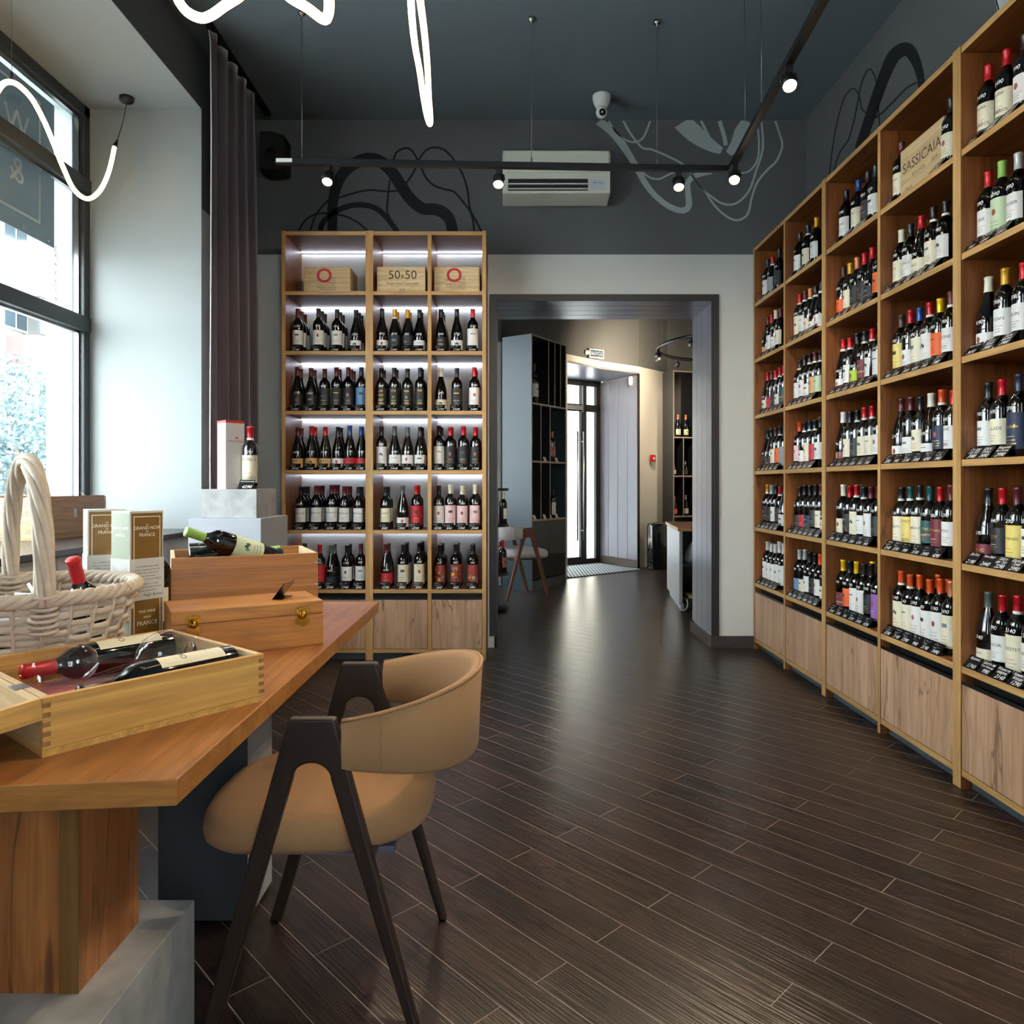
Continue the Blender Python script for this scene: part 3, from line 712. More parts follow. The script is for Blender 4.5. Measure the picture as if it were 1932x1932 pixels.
RIGHT = [
 [['1445:bNw', '1458:bRz+', '1471:bKk'], ['1444:gMal', '1453:bRw', '1463:bWwl', '1473:bMc'],
  ['1439:gRw', '1448:bMrl', '1455:bRk+', '1462:bRwl+', '1469:bRt+', '1475:bRr'], ['1445:gKk', '1452:gKk', '1459:bMc', '1466:bKo+', '1473:bKzt'],
  ['1443:bGk+', '1452:bSk', '1461:bKw', '1469:bRk+', '1476:gKw'], ['1444:bXwt1', '1452:bXwt1', '1460:bXwt', '1468:bXwt', '1475:bXwt']],
 [['1507:bKw', '1525:bNc+', '1541:bGw'], ['1503:bRct+', '1515:bMw+', '1526:bCcl+', '1537:gKwl+', '1547:gKw+'],
  ['1500:bKw+', '1511:bKw', '1522:bKwl+', '1534:bMa+', '1545:bKg+'], ['1504:bOp', '1516:bKwl+', '1528:bNct+', '1538:bKr+', '1548:bKw'],
  ['1500:bKkl', '1510:bKrl', '1520:bKnl', '1529:bKk', '1539:bMc', '1548:gSw'], ['1501:bSbl', '1511:bScl', '1520:bKw1', '1529:bKk1', '1539:bOw1', '1548:bKcl']],
 [['1597:bKw/TIONE', '1620:bBc', '1640:bKk', '1651:bNw'], ['1591:bHol', '1603:bGc', '1615:bCk', '1627:bRk', '1640:gRk', '1652:bKo'],
  ['1583:gRwl+', '1596:bRw+', '1609:gKl', '1623:bKm+', '1638:bRws+', '1652:bSwt'], ['1588:gXul', '1600:bKc', '1612:bKk+', '1626:bRc+', '1640:bRc+', '1653:bMw'],
  ['1585:bWcl1', '1596:bRk', '1607:bRct+', '1620:bKw+1', '1634:bMwt', '1650:bMk1'], ['1584:bYml', '1597:bKo', '1610:bYwt1', '1624:bKwt', '1638:bKk1', '1652:bKvt']],
 [['1690:bMc', '1795:bKc'], ['1691:bWc/ADA', '1718:bKw/TIGNANELLO', '1739:gRc/VINO', '1762:bKc+', '1785:bKw+'],
  ['1689:bHyt', '1708:bRwl', '1729:bBct', '1749:bRwt+', '1768:bYo', '1789:bMw+/RECINE'],
  ['1690:gMwl', '1712:bMwl', '1732:bKc', '1754:gWwl', '1775:bOn+', '1793:bRw/TERRE|NERE'],
  ['1691:bKct+/CHIANTI', '1712:bTyt+/VALIANO|CHIANTI', '1732:bKct+/CASASOLA', '1752:bTt/PRIMITIVO', '1772:bRmt/PRIMITIVO', '1792:bMw/MOLI'],
  ['1689:bOct+', '1709:bOct+', '1727:bOwt1', '1747:bOwt2', '1768:bOwt2', '1790:bCct1']],
 [['1862:bRc/Maillet|POMEROL$3490', '1900:bRc/Maillet|POMEROL$3490', '1935:bKw$990'],
  ['1854:bRw/BORIE$990', '1887:bLgt$4890', '1922:bSw/TEYSSIER$4990'],
  ['1861:gWwl$3690', '1897:bGw/CISSAN$3980', '1932:bRw/MELIN$3980'],
  ['1854:bKw$3980', '1888:bRc/TAILLADE$3490', '1923:bNnt/Rondelle$2990'],
  ['1854:gKml/LE ROC$2190', '1885:bRk/PETIT$2440', '1913:bMyt/SAUTERNES$2290', '1940:bMw$2990'],
  ['1849:gEcl$1740', '1879:bRw/MANOIR$990', '1908:bRct+/GENESTET$2140', '1938:bMw/GENESTET$1290']]]
TAGW = {(4, 5): ['Аркаис', 'Шато ле|Бон Менуар', 'Женесте|мерло', 'Женесте|Бордо'], (4, 4): ['Ле Рок', 'Пети Верт', 'Шато|де Тур', 'Шато де|Грав'],
        (4, 3): ['Сту Бир|Бар Бат', 'Шато|Тайад', 'Ронделле|Бол Скотон', 'Ронделле|Бол Скотон'], (4, 2): ['Кот Роти', 'Шато|Перне', 'Ворн|Мелин', '']}
def parse(tk):
    px, rest_ = tk.split(':'); price = text = None
    if '$' in rest_: rest_, price = rest_.split('$')
    if '/' in rest_: rest_, text = rest_.split('/'); text = text or None
    beh = 0
    for d in '123':
        if d in rest_: beh = int(d); rest_ = rest_.replace(d, '')
    return float(px), rest_, beh, price, text
def spread(vals, lo, hi, gap):
    """keep order, keep the bottles apart and inside the bay"""
    v = sorted(vals); n = len(v)
    for _ in range(60):
        v[0] = max(v[0], lo); v[-1] = min(v[-1], hi)
        for i in range(n-1):
            d = v[i+1]-v[i]
            if d < gap:
                m = (v[i]+v[i+1])/2; v[i] = m-gap/2; v[i+1] = m+gap/2
    return v
def fill(rows, place, bayname, lo, hi, group, base, tagwords=None):
    for ri, row in enumerate(rows):
        if not row: continue
        items = [parse(t) for t in row]
        sp = spread([place(i[0]) for i in items], lo+.043, hi-.043, .0785 if not any(i[1][0] == 'g' for i in items) else .0815)
        if hi-lo-.086 < .0815*(len(items)-1): sp = [lo+.043+(hi-lo-.086)*k/(len(items)-1) for k in range(len(items))]
        for bi, (it, s) in enumerate(zip(items, sp)):
            px, tok, beh, price, text = it
            seed = base*97+ri*13+bi
            pr = price or PRICES[(seed*5+3) % len(PRICES)]
            capn, labn = CAPC[tok[1]][0], LABC.get(tok[2], ('bare', 0))[0]
            where = f'{ORD[bi]} along {ORD[ri]} shelf, {bayname}'
            rng = random.Random(seed); sc = 1.0+rng.uniform(-.02, .035)
            for b in range(beh+1):
                lab = (f'{capn}-capped bottle with {labn} label, {where}' if b == 0 else
                       f'{capn}-capped bottle in {"second" if b == 1 else "third"} row behind {ORD[bi]} bottle, {ORD[ri]} shelf, {bayname}')
                yield_at(s, .082+b*.084, ROWZ[ri], tok, lab, group, seed, sc, pr, text, b)
            words = None
            if tagwords and (base, ri) in tagwords and bi < len(tagwords[(base, ri)]): words = tagwords[(base, ri)][bi]
            put_tag(s-.004+rng.uniform(-.004, .004), ROWZ[ri], words, pr, seed % 7 if not words else 0, f'black price tag before {ORD[bi]} bottle, {ORD[ri]} shelf, {bayname}', group)
# -- lit shelving
def yield_at(s, d, z, tok, lab, group, seed, sc, pr, text, b):
    bottle(tok, (s, YF+d, z), (0, 0, random.Random(seed).uniform(-.15, .15)), lab, 'bottles in the lit shelving', seed, b == 0, sc, price=pr, text=text)
def put_tag(s, z, words, pr, seed, lab, group):
    o = link('price_tag', tag_me, None, (s, YF+.0045, z)); tag(o, lab, 'price tag', 'price tags in the lit shelving'); link('writing', tag_text(words, pr, seed), o)
px2x = lambda px: (px-HX)*(YF+.082)/F
for key, (u, rng_), nm, b0 in (('A', (-1.571, inA[0]), 'wide lit bay', 10), ('B', (-.974, inB[0]), 'middle lit bay', 11), ('C', (-.974, inB[1]), 'lit bay beside doorway', 12)):
    fill(BACK[key], px2x, nm, u+rng_[0], u+rng_[1], 'back', b0)
# -- long right-hand shelving: distance runs from the doorway wall towards the viewer
def yield_at(s, d, z, tok, lab, group, seed, sc, pr, text, b):
    bottle(tok, (XF+d, -s, z), (0, 0, -PI/2+random.Random(seed).uniform(-.12, .2)), lab, 'bottles in the long shelving', seed, b == 0, sc, price=pr, text=text)
def put_tag(s, z, words, pr, seed, lab, group):
    o = link('price_tag', tag_me, None, (XF+.0045, -s, z), (0, 0, -PI/2)); tag(o, lab, 'price tag', 'price tags in the long shelving'); link('writing', tag_text(words, pr, seed), o)
px2s = lambda px: -F*(XF+.082)/(px-HX)
BAYN = ['first bay from doorway wall', 'second bay from doorway wall', 'third bay from doorway wall', 'fourth bay from doorway wall', 'fifth bay from doorway wall']
for bi in range(5):
    u, inn = RU[bi//2]; i0, i1 = inn[bi % 2]; y0 = UY[bi//2]
    fill(RIGHT[bi], px2s, BAYN[bi], -y0+i0, -y0+i1, 'right', bi, TAGW)
# -- wine crates on the top shelves
def wine_crate(label, loc, rotz, w, d, h, mats, prints, name='wine_crate'):
    t = thing(name, label, 'crate', loc, rotz)
    e = .012
    bevel(MB().box(0, w, 0, e, 0, h).build('front_board', mats['x'], t), .0015, 1); bevel(MB().box(0, w, d-e, d, 0, h).build('rear_board', mats['x'], t), .0015, 1)
    MB().box(0, e, e, d-e, .001, h-.001).build('end_board', mats['y'], t); MB().box(w-e, w, e, d-e, .001, h-.001).build('end_board', mats['y'], t)
    MB().box(e, w-e, e, d-e, h-.012, h-.002).build('lid', mats['x'], t); MB().box(e, w-e, e, d-e, .001, .01).build('base_board', mats['x'], t)
    for nm, m, fn in prints:
        pm = MB(); fn(pm); pm.build(nm, m, t)
    return t
M_burn = mat('branded_print', '#3a2c26', .7); M_redp = mat('red_print', '#b01e2a', .6)
def O_print(w, h):
    def red(pm):
        fn = lambda x, y: (x, -.0006, y)
        put_text(pm, 'O', h*.74, lambda x, y: fn(x+w*.44, y+h*.66), bold=.018); put_text(pm, '2019', h*.06, lambda x, y: fn(x+w*.66, y+h*.08))
    def blk(pm):
        for i, s in enumerate(['Ovello', 'Napa Valley Red Wine', 'California', 'Ovello Wine Cellars', 'Yountville, California', 'Christian Moueix']):
            put_text(pm, s, h*.085, (lambda yy: lambda x, y: (x+w*.69, -.0009, y+yy))(h*(.60-.085*i)), align='RIGHT')
    return [('red_initial', M_redp, red), ('print', M_burn, blk)]
cw = lambda a, b: (b-a)*(YF+.08)/F
wA = cw(573, 661)
wine_crate('pale wooden crate with red initial O in the wide lit bay', (P(573, 0, YF+.08).x, YF+.08, ROWZ[0]), 0, wA, .235, .186, PINEW, O_print(wA, .186))
wB = cw(711, 802)
def fifty(pm):
    put_text(pm, '50', .085, lambda x, y: (x+wB*.36, -.0006, y+.122)); put_text(pm, '50', .085, lambda x, y: (x+wB*.70, -.0006, y+.122)); put_text(pm, '&', .04, lambda x, y: (x+wB*.53, -.0006, y+.112))
    put_text(pm, 'Avignonesi', .024, lambda x, y: (x+wB*.36, -.0006, y+.066)); put_text(pm, 'Capannelle', .024, lambda x, y: (x+wB*.70, -.0006, y+.066)); put_text(pm, '2018', .02, lambda x, y: (x+wB*.52, -.0006, y+.022))
wine_crate('pale wooden crate printed 50 & 50 in the middle lit bay', (P(711, 0, YF+.05).x, YF+.05, ROWZ[0]), 0, wB, .235, .180, PINEW, [('print', M_burn, fifty)])
wine_crate('pale wooden crate with red initial O in the lit bay beside doorway', (P(819, 0, YF+.07).x, YF+.07, ROWZ[0]), 0, cw(819, 905), .235, .186, PINEW, O_print(cw(819, 905), .186))
# SASSICAIA crate between two bottles on the long shelving
ys0 = F*(XF+.05)/(1699-HX); ys1 = F*(XF+.05)/(1781-HX); ws = ys0-ys1
def sass(pm):
    put_text(pm, 'SASSICAIA', .066, lambda x, y: (x+ws*.50, -.0006, y+.14)); put_text(pm, 'BOLGHERI', .022, lambda x, y: (x+ws*.44, -.0006, y+.088)); put_text(pm, '2019', .024, lambda x, y: (x+ws*.80, -.0006, y+.088)); put_text(pm, 'ITALIA', .022, lambda x, y: (x+ws*.2, -.0006, y+.04))
wine_crate('pale wooden crate branded SASSICAIA on the top right shelving', (XF+.05, ys0, ROWZ[0]), -PI/2, ws, .28, .235, PINEW, [('print', M_burn, sass)])
# ================================================================== TABLE AND WHAT STANDS ON IT
TZ = .75
tb = thing('display_table', 'thick oak display table with block legs beside the window', 'table', (0, 0, 0))
top = MB().prism([(-.512, 1.107), (-.512, 2.785), (-1.50, 2.785), (-1.50, 1.008)], TZ-.041, TZ, 'z')
top.m = [0, 0]+[1]*4
to = top.build('tabletop', [TABLE['y'], TABLE['x']], tb); to.data.materials[1] = wood('table_edge_oak', '#96602a', '#a87034', '#5d3a16', 'x', .45, 1, False, .1); bevel(to, .0015, 1)
# near block leg of oak on a concrete-look foot
lg = MB().box(-1.13, -.766, 1.281, 1.488, .30, TZ-.042, edge=('+x',), emi=0)
bevel(lg.build('leg', TABLE['z'], tb), .001, 1)
MB().box(-.8, -.7655, 1.2805, 1.2815, .30, TZ-.042).build('leg_edge', wood('leg_edge_oak', '#6e4a1d', '#805823', '#4a3012', 'z', .5, 1, False, .1), tb)
bevel(MB().box(-1.25, -.688, .85, 1.571, 0, .30).build('foot_block', M_concrete, tb), .001, 1)
# far leg: slate box with a pale side
MB().box(-.964, -.72, 1.975, 2.174, .012, TZ-.042, edge=('+x',)).build('leg', [M_slate, M_greylam], tb)
# -- two-bottle clasp case
def frame_at(a, b):
    d = Vector((b[0]-a[0], b[1]-a[1])); return math.atan2(d.y, d.x), d.length
ra, rl = frame_at((-.871, 1.85), (-.532, 2.045))
cs = thing('wine_case', 'closed alder gift case with two brass clasps', 'case', (-.871, 1.85, TZ), ra)
bevel(MB().box(0, rl, 0, .205, 0, .088).build('body', ALDER['x'], cs), .002); bevel(MB().box(0, rl, 0, .205, .0885, .124).build('lid', ALDER['x'], cs), .002)
M_brass = mat('brass', '#c59a3e', .25, 1.0)
for x in (.052, rl-.058):
    c = MB(); c.prism([(x-.020, .100), (x-.012, .112), (x+.012, .112), (x+.020, .100), (x+.014, .090), (x-.014, .090)], -.003, 0, 'y')
    c.prism([(x-.020, .066), (x-.013, .088), (x+.013, .088), (x+.020, .066), (x, .056)], -.003, 0, 'y')
    c.build('clasp', M_brass, cs)
    k = MB().lathe([(.0, .011), (.007, .009), (.011, .004), (.0125, 0)], 16).build('clasp_dome', M_brass, cs, (x, -.003, .088), (PI/2, 0, 0))
    MB().tube([(x-.013, -.012, .103), (x-.004, -.013, .109), (x+.016, -.012, .106)], .0016, 6).build('clasp_wire', M_brass, cs)
# tag lying on the case, seen from behind
tg = link('price_tag', tag_me, None, (-.675, 2.085, TZ+.1245), (0, 0, ra-2.2)); tag(tg, 'blank bent metal tag standing on the clasp case', 'price tag')
# -- open crate full of lying bottles
ca, cl = frame_at((-1.039, 2.21), (-.642, 2.40))
cr = thing('bottle_crate', 'open alder crate filled with lying bottles', 'crate', (-1.039, 2.21, TZ), ca)
H = .224; Dp = .326; e = .012
for (x0, x1, y0, y1, ax) in ((0, cl, 0, e, 'x'), (0, cl, Dp-e, Dp, 'x'), (0, e, e, Dp-e, 'y'), (cl-e, cl, e, Dp-e, 'y')):
    bevel(MB().box(x0, x1, y0, y1, 0, H).build('side_board', ALDER[ax] if ax == 'x' else PINEW['y'], cr), .0015, 1)
MB().box(e, cl-e, e, Dp-e, .001, .01).build('base_board', ALDER['x'], cr)
for z in (.04, .12, .19):
    MB().lathe([(0, .0012), (.003, .001), (.004, 0)], 10).build('nail_head', M_steel, cr, (cl-.008, -.0001, z), (PI/2, 0, 0))
Rc = Matrix.Translation((-1.039, 2.21, TZ)) @ Matrix.Rotation(ca, 4, 'Z')
def lying(tok, base, head, label, seed, Mx, group=None, text=None, roll=0.):
    """bottle lying from base point to head point (local to Mx)"""
    a, b = Mx @ Vector(base), Mx @ Vector(head); d = (b-a).normalized()
    q = Vector((0, 0, 1)).rotation_difference(d) @ Matrix.Rotation(roll, 4, 'Z').to_quaternion()
    o = bottle(tok, a, (0, 0, 0), label, group, seed, False, 1.0, text=text); o.rotation_mode = 'QUATERNION'; o.rotation_quaternion = q
    return o
G1 = 'bottles lying in the open crate'
lying('bKw', (.055, .198, .205), (.35, .20, .212), 'black bottle with white label lying on top of the open crate', 1, Rc, G1, roll=2.6)
lying('bLg', (.31, .118, .200), (.09, .048, .285), 'bottle with bright green cap tilted over the crate edge', 2, Rc, G1, roll=1.)
lying('bKp', (.06, .155, .130), (.35, .16, .130), 'dark bottle with pink label lying low in the open crate', 3, Rc, G1, roll=2.8)
lying('gKk', (.35, .27, .120), (.06, .27, .125), 'dark sloping bottle lying along the rear of the open crate', 4, Rc, G1)
lying('bLk', (.055, .275, .212), (.35, .275, .215), 'dark bottle with lime capsule lying uppermost in the open crate', 6, Rc, G1)
lying('bMr', (.05, .065, .10), (.34, .065, .10), 'maroon-capped bottle lying deep in the open crate', 5, Rc, G1)
# -- open gift box with two bottles and two glasses
oa, ol = frame_at((-.773, 1.193), (-.516, 1.509))
ob = thing('gift_box', 'open pine gift box with hinged lid folded back', 'box', (-.773, 1.193, TZ), oa)
BW, BD, BH, e = ol, .41, .098, .013
bevel(MB().box(0, BW, 0, e, .012, BH).build('side_board', PINE['x'], ob), .001, 1); bevel(MB().box(0, BW, BD-e, BD, .012, BH).build('side_board', PINE['x'], ob), .001, 1)
MB().box(.0005, e, e, BD-e, .012, BH).build('side_board', PINEW['y'], ob); MB().box(BW-e, BW-.0005, e, BD-e, .012, BH).build('side_board', PINEW['y'], ob)
MB().box(0, BW, 0, BD, 0, .0118).build('base_board', PINE['y'], ob)
MB().box(e, BW-e, e, BD-e, .0125, .030).build('velvet_lining', mat('red_velvet', '#a8232f', .85, bump=.5, bscale=300, sheen=.4), ob)
for z in range(5):
    zz = .017+z*.016
    for x0 in (0, BW-e): MB().box(x0+.0005, x0+e-.0005, -.0006, .004, zz, zz+.008).build('finger_joint', wood('end_grain', '#8c6236', '#a3763f', '#5d3d1c', 'z', .6), ob)
ld = thing('tmp', 'x', 'x'); bpy.data.objects.remove(ld)
lid = bpy.data.objects.new('lid', None); C.objects.link(lid); lid.parent = ob; lid.location = (-.002, 0, BH); lid.rotation_euler = (0, -math.radians(7.0), 0)
for (x0, x1, y0, y1, z0, z1, m) in ((-BW, -.0, 0, e, -.036, 0, PINE['x']), (-BW, 0, BD-e, BD, -.036, 0, PINE['x']), (-e, 0, e, BD-e, -.036, 0, PINEW['y']), (-BW, -BW+e, e, BD-e, -.036, 0, PINEW['y']), (-BW+.001, -.001, .001, BD-.001, -.036, -.024, PINEW['y'])):
    MB().box(x0, x1, y0, y1, z0, z1).build('lid_board', m, lid)
for y in (.09, .32): MB().box(-.012, .012, y, y+.035, BH-.002, BH+.0012).build('hinge', M_steel, ob)
Ro = Matrix.Translation((-.773, 1.193, TZ)) @ Matrix.Rotation(oa, 4, 'Z')
lying('bRct', (.375, .345, .070), (.075, .345, .070), 'red-capped bottle with cream label along the rear of the gift box', 1, Ro, 'contents of the gift box', text='CASTELLO', roll=PI*.93)
lying('bKct', (.385, .085, .070), (.085, .085, .070), 'black-capped bottle with cream label along the front of the gift box', 2, Ro, 'contents of the gift box', text='CASTELLO', roll=PI*.93)
def wineglass(label, bowl, foot):
    """stemmed glass lying from the rim end to the foot"""
    a, b = Ro @ Vector(bowl), Ro @ Vector(foot); d = (b-a).normalized(); L_ = (b-a).length
    q = Vector((0, 0, 1)).rotation_difference(d)
    o = thing('wine_glass', label, 'glass', a, 0, 'contents of the gift box'); o.rotation_mode = 'QUATERNION'; o.rotation_quaternion = q
    MB().lathe([(.036, 0), (.043, .022), (.048, .052), (.0475, .074), (.041, .098), (.024, .118), (.006, .128), (.0, .129)], 28).build('bowl', M_wine_glass, o)
    MB().lathe([(.005, .127), (.0036, .14), (.0036, L_-.02), (.006, L_-.006)], 14).build('stem', M_wine_glass, o)
    MB().lathe([(.005, L_-.006), (.02, L_-.003), (.034, L_-.001), (.034, L_), (.0, L_)], 28).build('foot', M_wine_glass, o)
wineglass('clear wine glass lying with its bowl towards the folded lid', (.050, .238, .104), (.365, .225, .066))
wineglass('clear wine glass lying with its bowl towards the far end', (.350, .178, .102), (.050, .165, .066))
# -- two gold and white wine cartons
M_card = mat('carton_white', '#c3c2ba', .55); M_cgold = mat('carton_gold', '#7d5c23', .5, .15); M_cpale = mat('carton_pale_green', '#9ba389', .5); M_cprint = mat('carton_print', '#efe9d8', .5)
def carton(label, loc, rotz, w, d, h):
    """front brown face on local -y, pale face on local -x; paper sleeve round the middle"""
    t = thing('wine_carton', label, 'carton', loc, rotz, 'gold and white wine cartons')
    bevel(MB().box(0, w, 0, d, 0, h, 0).build('body', M_card, t), .0012, 1)
    q = .0004
    MB().box(.004, w-.004, -q, .001, 0, h-.006).build('front_print', M_cgold, t); MB().box(-q, .001, .004, d-.004, 0, h-.006).build('side_print', M_cpale, t)
    bo = MB(); f = lambda x, y: (x, -.0008, y)
    for (a, b, c0, c1) in ((.010, .012, .01, h-.015), (w-.012, w-.010, .01, h-.015), (.010, w-.010, h-.017, h-.015)): put_rect(bo, a, b, c0, c1, f)
    put_text(bo, 'LE', .006, lambda x, y: f(x+w/2, y+h-.038)); put_text(bo, 'GRAND NOIR', .0125, lambda x, y: f(x+w/2, y+h-.047)); put_text(bo, 'DE', .006, lambda x, y: f(x+w/2, y+h-.057)); put_text(bo, 'FRANCE', .0125, lambda x, y: f(x+w/2, y+h-.066))
    for i, s in enumerate(('FINE WINE', 'FROM', 'FRANCE')): put_text(bo, s, (.010, .008, .016)[i], (lambda yy: lambda x, y: f(x+w/2, y+yy))(.103-.016*i))
    g = lambda x, y: (-.0008, x, y)
    for s, z, k in (('LE', h-.038, .006), ('GRAND NOIR', h-.047, .011), ('DE', h-.057, .006), ('FRANCE', h-.066, .011)): put_text(bo, s, k, (lambda yy: lambda x, y: g(d/2-x, y+yy))(z))
    bo.build('print', M_cprint, t)
    sl = MB().box(-.0012, w+.0012, -.0012, d+.0012, .135, .248).build('sleeve', M_card, t)
    sp = MB(); f2 = lambda x, y: (x, -.0018, y)
    for i, s in enumerate(('In a WORLD where sheep', 'always accompanied with the', 'SAME, never afraid to be', 'a true Noir sheep', 'INDIVIDUAL colour as a BLACK.', 'Le Grand Noir is a wine', 'produced and blended with care', 'by true independents')):
        put_text(sp, s, .0062, (lambda yy: lambda x, y: f2(x+w/2, y+yy))(.226-.0088*i-(.004 if i > 4 else 0)), shear=.3)
    put_text(sp, 'Hugh Ryman', .011, lambda x, y: f2(x+w*.66, y+.148), shear=.4)
    sp.build('sleeve_print', M_ink, sl)
    bt = MB(); g2 = lambda x, y: (-.0018, x, y)
    put_rect(bt, d*.36, d*.64, .15, .20, g2); put_rect(bt, d*.42, d*.58, .20, .207, g2)
    for k in range(9):
        a = .15+.7*k/8; put_rect(bt, d*a, d*a+.001, .20, .215+.012*abs(k-4)/4, g2)
    bt.build('sleeve_art', M_ink, sl)
    return t
carton('gold wine carton with pale green side, standing in front', (-1.025, 1.945, TZ), math.radians(60), .098, .085, .378)
carton('gold wine carton half hidden behind the other one', (-1.206, 2.06, TZ), math.radians(38), .098, .085, .378)
bottle('bKc', (-1.042, 2.13, TZ), (0, 0, 0), 'upright bottle with cream label between carton and open crate', None, 3, False, 1.0)
# -- white wicker basket
bk = thing('wicker_basket', 'whitewashed wicker basket with tall twisted handle', 'basket', (-1.15, 1.715, TZ))
M_wick = mat('whitewashed_willow', '#bfb09c', .75, var=.22, bscale=35)
def rad(z): return .165+.065*(z/.20)**.8
NS = 26
for k in range(11):
    z = .012+k*.0165; pts = []
    for j in range(NS*4+1):
        a = 2*PI*j/(NS*4); r = rad(z)+.0075*math.cos(NS/2*a*1.0+(PI if k % 2 else 0)); pts.append((r*math.cos(a), r*math.sin(a), z+.002*math.sin(3*a+k)))
    MB().tube(pts, .0078, 6, caps=False, flat=.45).build('weaver', M_wick, bk)
for k in range(NS):
    a = 2*PI*(k+.5)/NS
    MB().tube([(rad(z)*math.cos(a), rad(z)*math.sin(a), z) for z in (.004, .05, .10, .15, .198)], .0052, 6).build('stake', M_wick, bk)
for s in range(4):
    pts = []
    for j in range(121):
        a = 2*PI*j/120; ph = 14*a+s*PI/2; r = .232+.010*math.cos(ph); pts.append((r*math.cos(a), r*math.sin(a), .203+.010*math.sin(ph)))
    MB().tube(pts, .0082, 6, caps=False).build('rim_strand', M_wick, bk)
MB().lathe([(0, .004), (.165, .004), (.165, .010), (0, .010)], 28).build('base', M_wick, bk)
h0, h1 = Vector((.155, -.172, .19)), Vector((-.155, .172, .19)); hd = (h1-h0).normalized(); side = Vector((hd.y, -hd.x, 0))
for s in range(6):
    pts = []
    for j in range(61):
        t = j/60; a = PI*t; c = (h0+h1)/2-hd*math.cos(a)*.232*(1+.06*math.sin(a)); c.z = .19+.315*math.sin(a)**.85
        ph = 2*PI*(s/6)+t*9; nrm = Vector((-math.cos(a)*hd.x, -math.cos(a)*hd.y, math.sin(a)))
        pts.append(c+side*.0125*math.cos(ph)+nrm*.0125*math.sin(ph))
    MB().tube(pts, .0085, 6).build('handle_strand', M_wick, bk)
for hp, sg in ((h0, 1), (h1, -1)):
    for w_ in range(7):
        z = .135+w_*.013; c = Vector((hp.x, hp.y, z))*1; pts = []
        for j in range(15):
            a = 2*PI*j/14; pts.append((c.x*(.92+.08*w_/6)+.026*math.cos(a)*side.x+.017*math.sin(a)*hd.x, c.y*(.92+.08*w_/6)+.026*math.cos(a)*side.y+.017*math.sin(a)*hd.y, z+.004*math.sin(a)))
        MB().tube(pts, .0045, 6, caps=False).build('binding', M_wick, bk)
Rb = Matrix.Translation((-1.15, 1.715, TZ))
lying('bR.', (.125, .105, .0), (.120, -.015, .275), 'red-capped bottle leaning in the wicker basket', 1, Rb, 'bottles in the wicker basket')
lying('bK.', (-.06, .02, .03), (-.10, -.16, .22), 'dark bottle leaning in the wicker basket beside the handle', 2, Rb, 'bottles in the wicker basket')
ps = MB(); rng = random.Random(4)
for k in range(60):
    a, r = rng.uniform(0, 2*PI), .17*math.sqrt(rng.random()); c = Vector((r*math.cos(a), r*math.sin(a), .12+.06*rng.random())); d = Vector((rng.gauss(0, 1), rng.gauss(0, 1), rng.gauss(0, .4))).normalized(); n_ = d.orthogonal().normalized()
    n = len(ps.v); ps.v += [tuple(c-d*.035-n_*.004), tuple(c+d*.035-n_*.004), tuple(c+d*.035+n_*.004), tuple(c-d*.035+n_*.004)]; ps.face([n, n+1, n+2, n+3])
po = ps.build('paper_shreds', mat('paper_white', '#d9dbdd', .8), None, (-1.15, 1.715, TZ)); tag(po, 'white paper shreds filling the wicker basket', 'paper'); po['kind'] = 'stuff'
# -- crate on the window sill with wood wool
sc_ = thing('sill_crate', 'pale wooden crate branded CHATEAU TEYSSIER on the window sill', 'crate', (-2.565, 3.45, SILL))
CWd, CD, CHh = .325, .55, .212
def chat(pm):
    for i, (s, k) in enumerate((('CHÂTEAU', .044), ('TEYSSIER', .044), ('Grand Cru', .034), ('2015', .03))):
        put_text(pm, s, k, (lambda yy: lambda x, y: (x+.305, -.0006, y+yy))(.172-.043*i), align='RIGHT')
bevel(MB().box(0, CWd, 0, .012, 0, CHh-.006).build('end_board', PINEW['x'], sc_), .001, 1); MB().box(0, CWd, CD-.012, CD, 0, CHh-.006).build('end_board', PINEW['x'], sc_)
M_crw = wood('sill_crate_side', '#b08a66', '#c29c77', '#6d5540', 'y', .5, 1, False, .3)
bevel(MB().box(CWd-.012, CWd, .012, CD-.012, 0, CHh).build('side_board', M_crw, sc_), .001, 1); MB().box(0, .012, .012, CD-.012, 0, CHh).build('side_board', PINEW['y'], sc_); MB().box(.012, CWd-.012, .012, CD-.012, .001, .01).build('base_board', PINEW['y'], sc_)
pm = MB(); chat(pm); pm.build('print', mat('branded_grey', '#8d867c', .7), sc_)
lb_ = MB().box(0, .0006, -.010, .010, -.022, .022).build('paper_sticker', mat('sticker_white', '#d8d8d8', .6), sc_, (CWd, .27, .125))
st = MB(); rng = random.Random(9)
for k in range(150):
    c = Vector((rng.uniform(.03, .30), rng.uniform(.03, .52), .16+.05*rng.random())); a = rng.uniform(0, 2*PI); r = rng.uniform(.015, .045); tl = rng.uniform(-.6, .9)
    pts = [c+Vector((r*math.cos(a+t*.55), r*math.sin(a+t*.55), tl*r*math.sin(t*.5))) for t in range(6)]
    st.tube(pts, .0011, 4, caps=False)
so = st.build('wood_wool', mat('wood_wool_straw', '#dccbaa', .8), None, (-2.565, 3.45, SILL)); tag(so, 'pale wood wool curling out of the sill crate', 'wood wool'); so['kind'] = 'stuff'
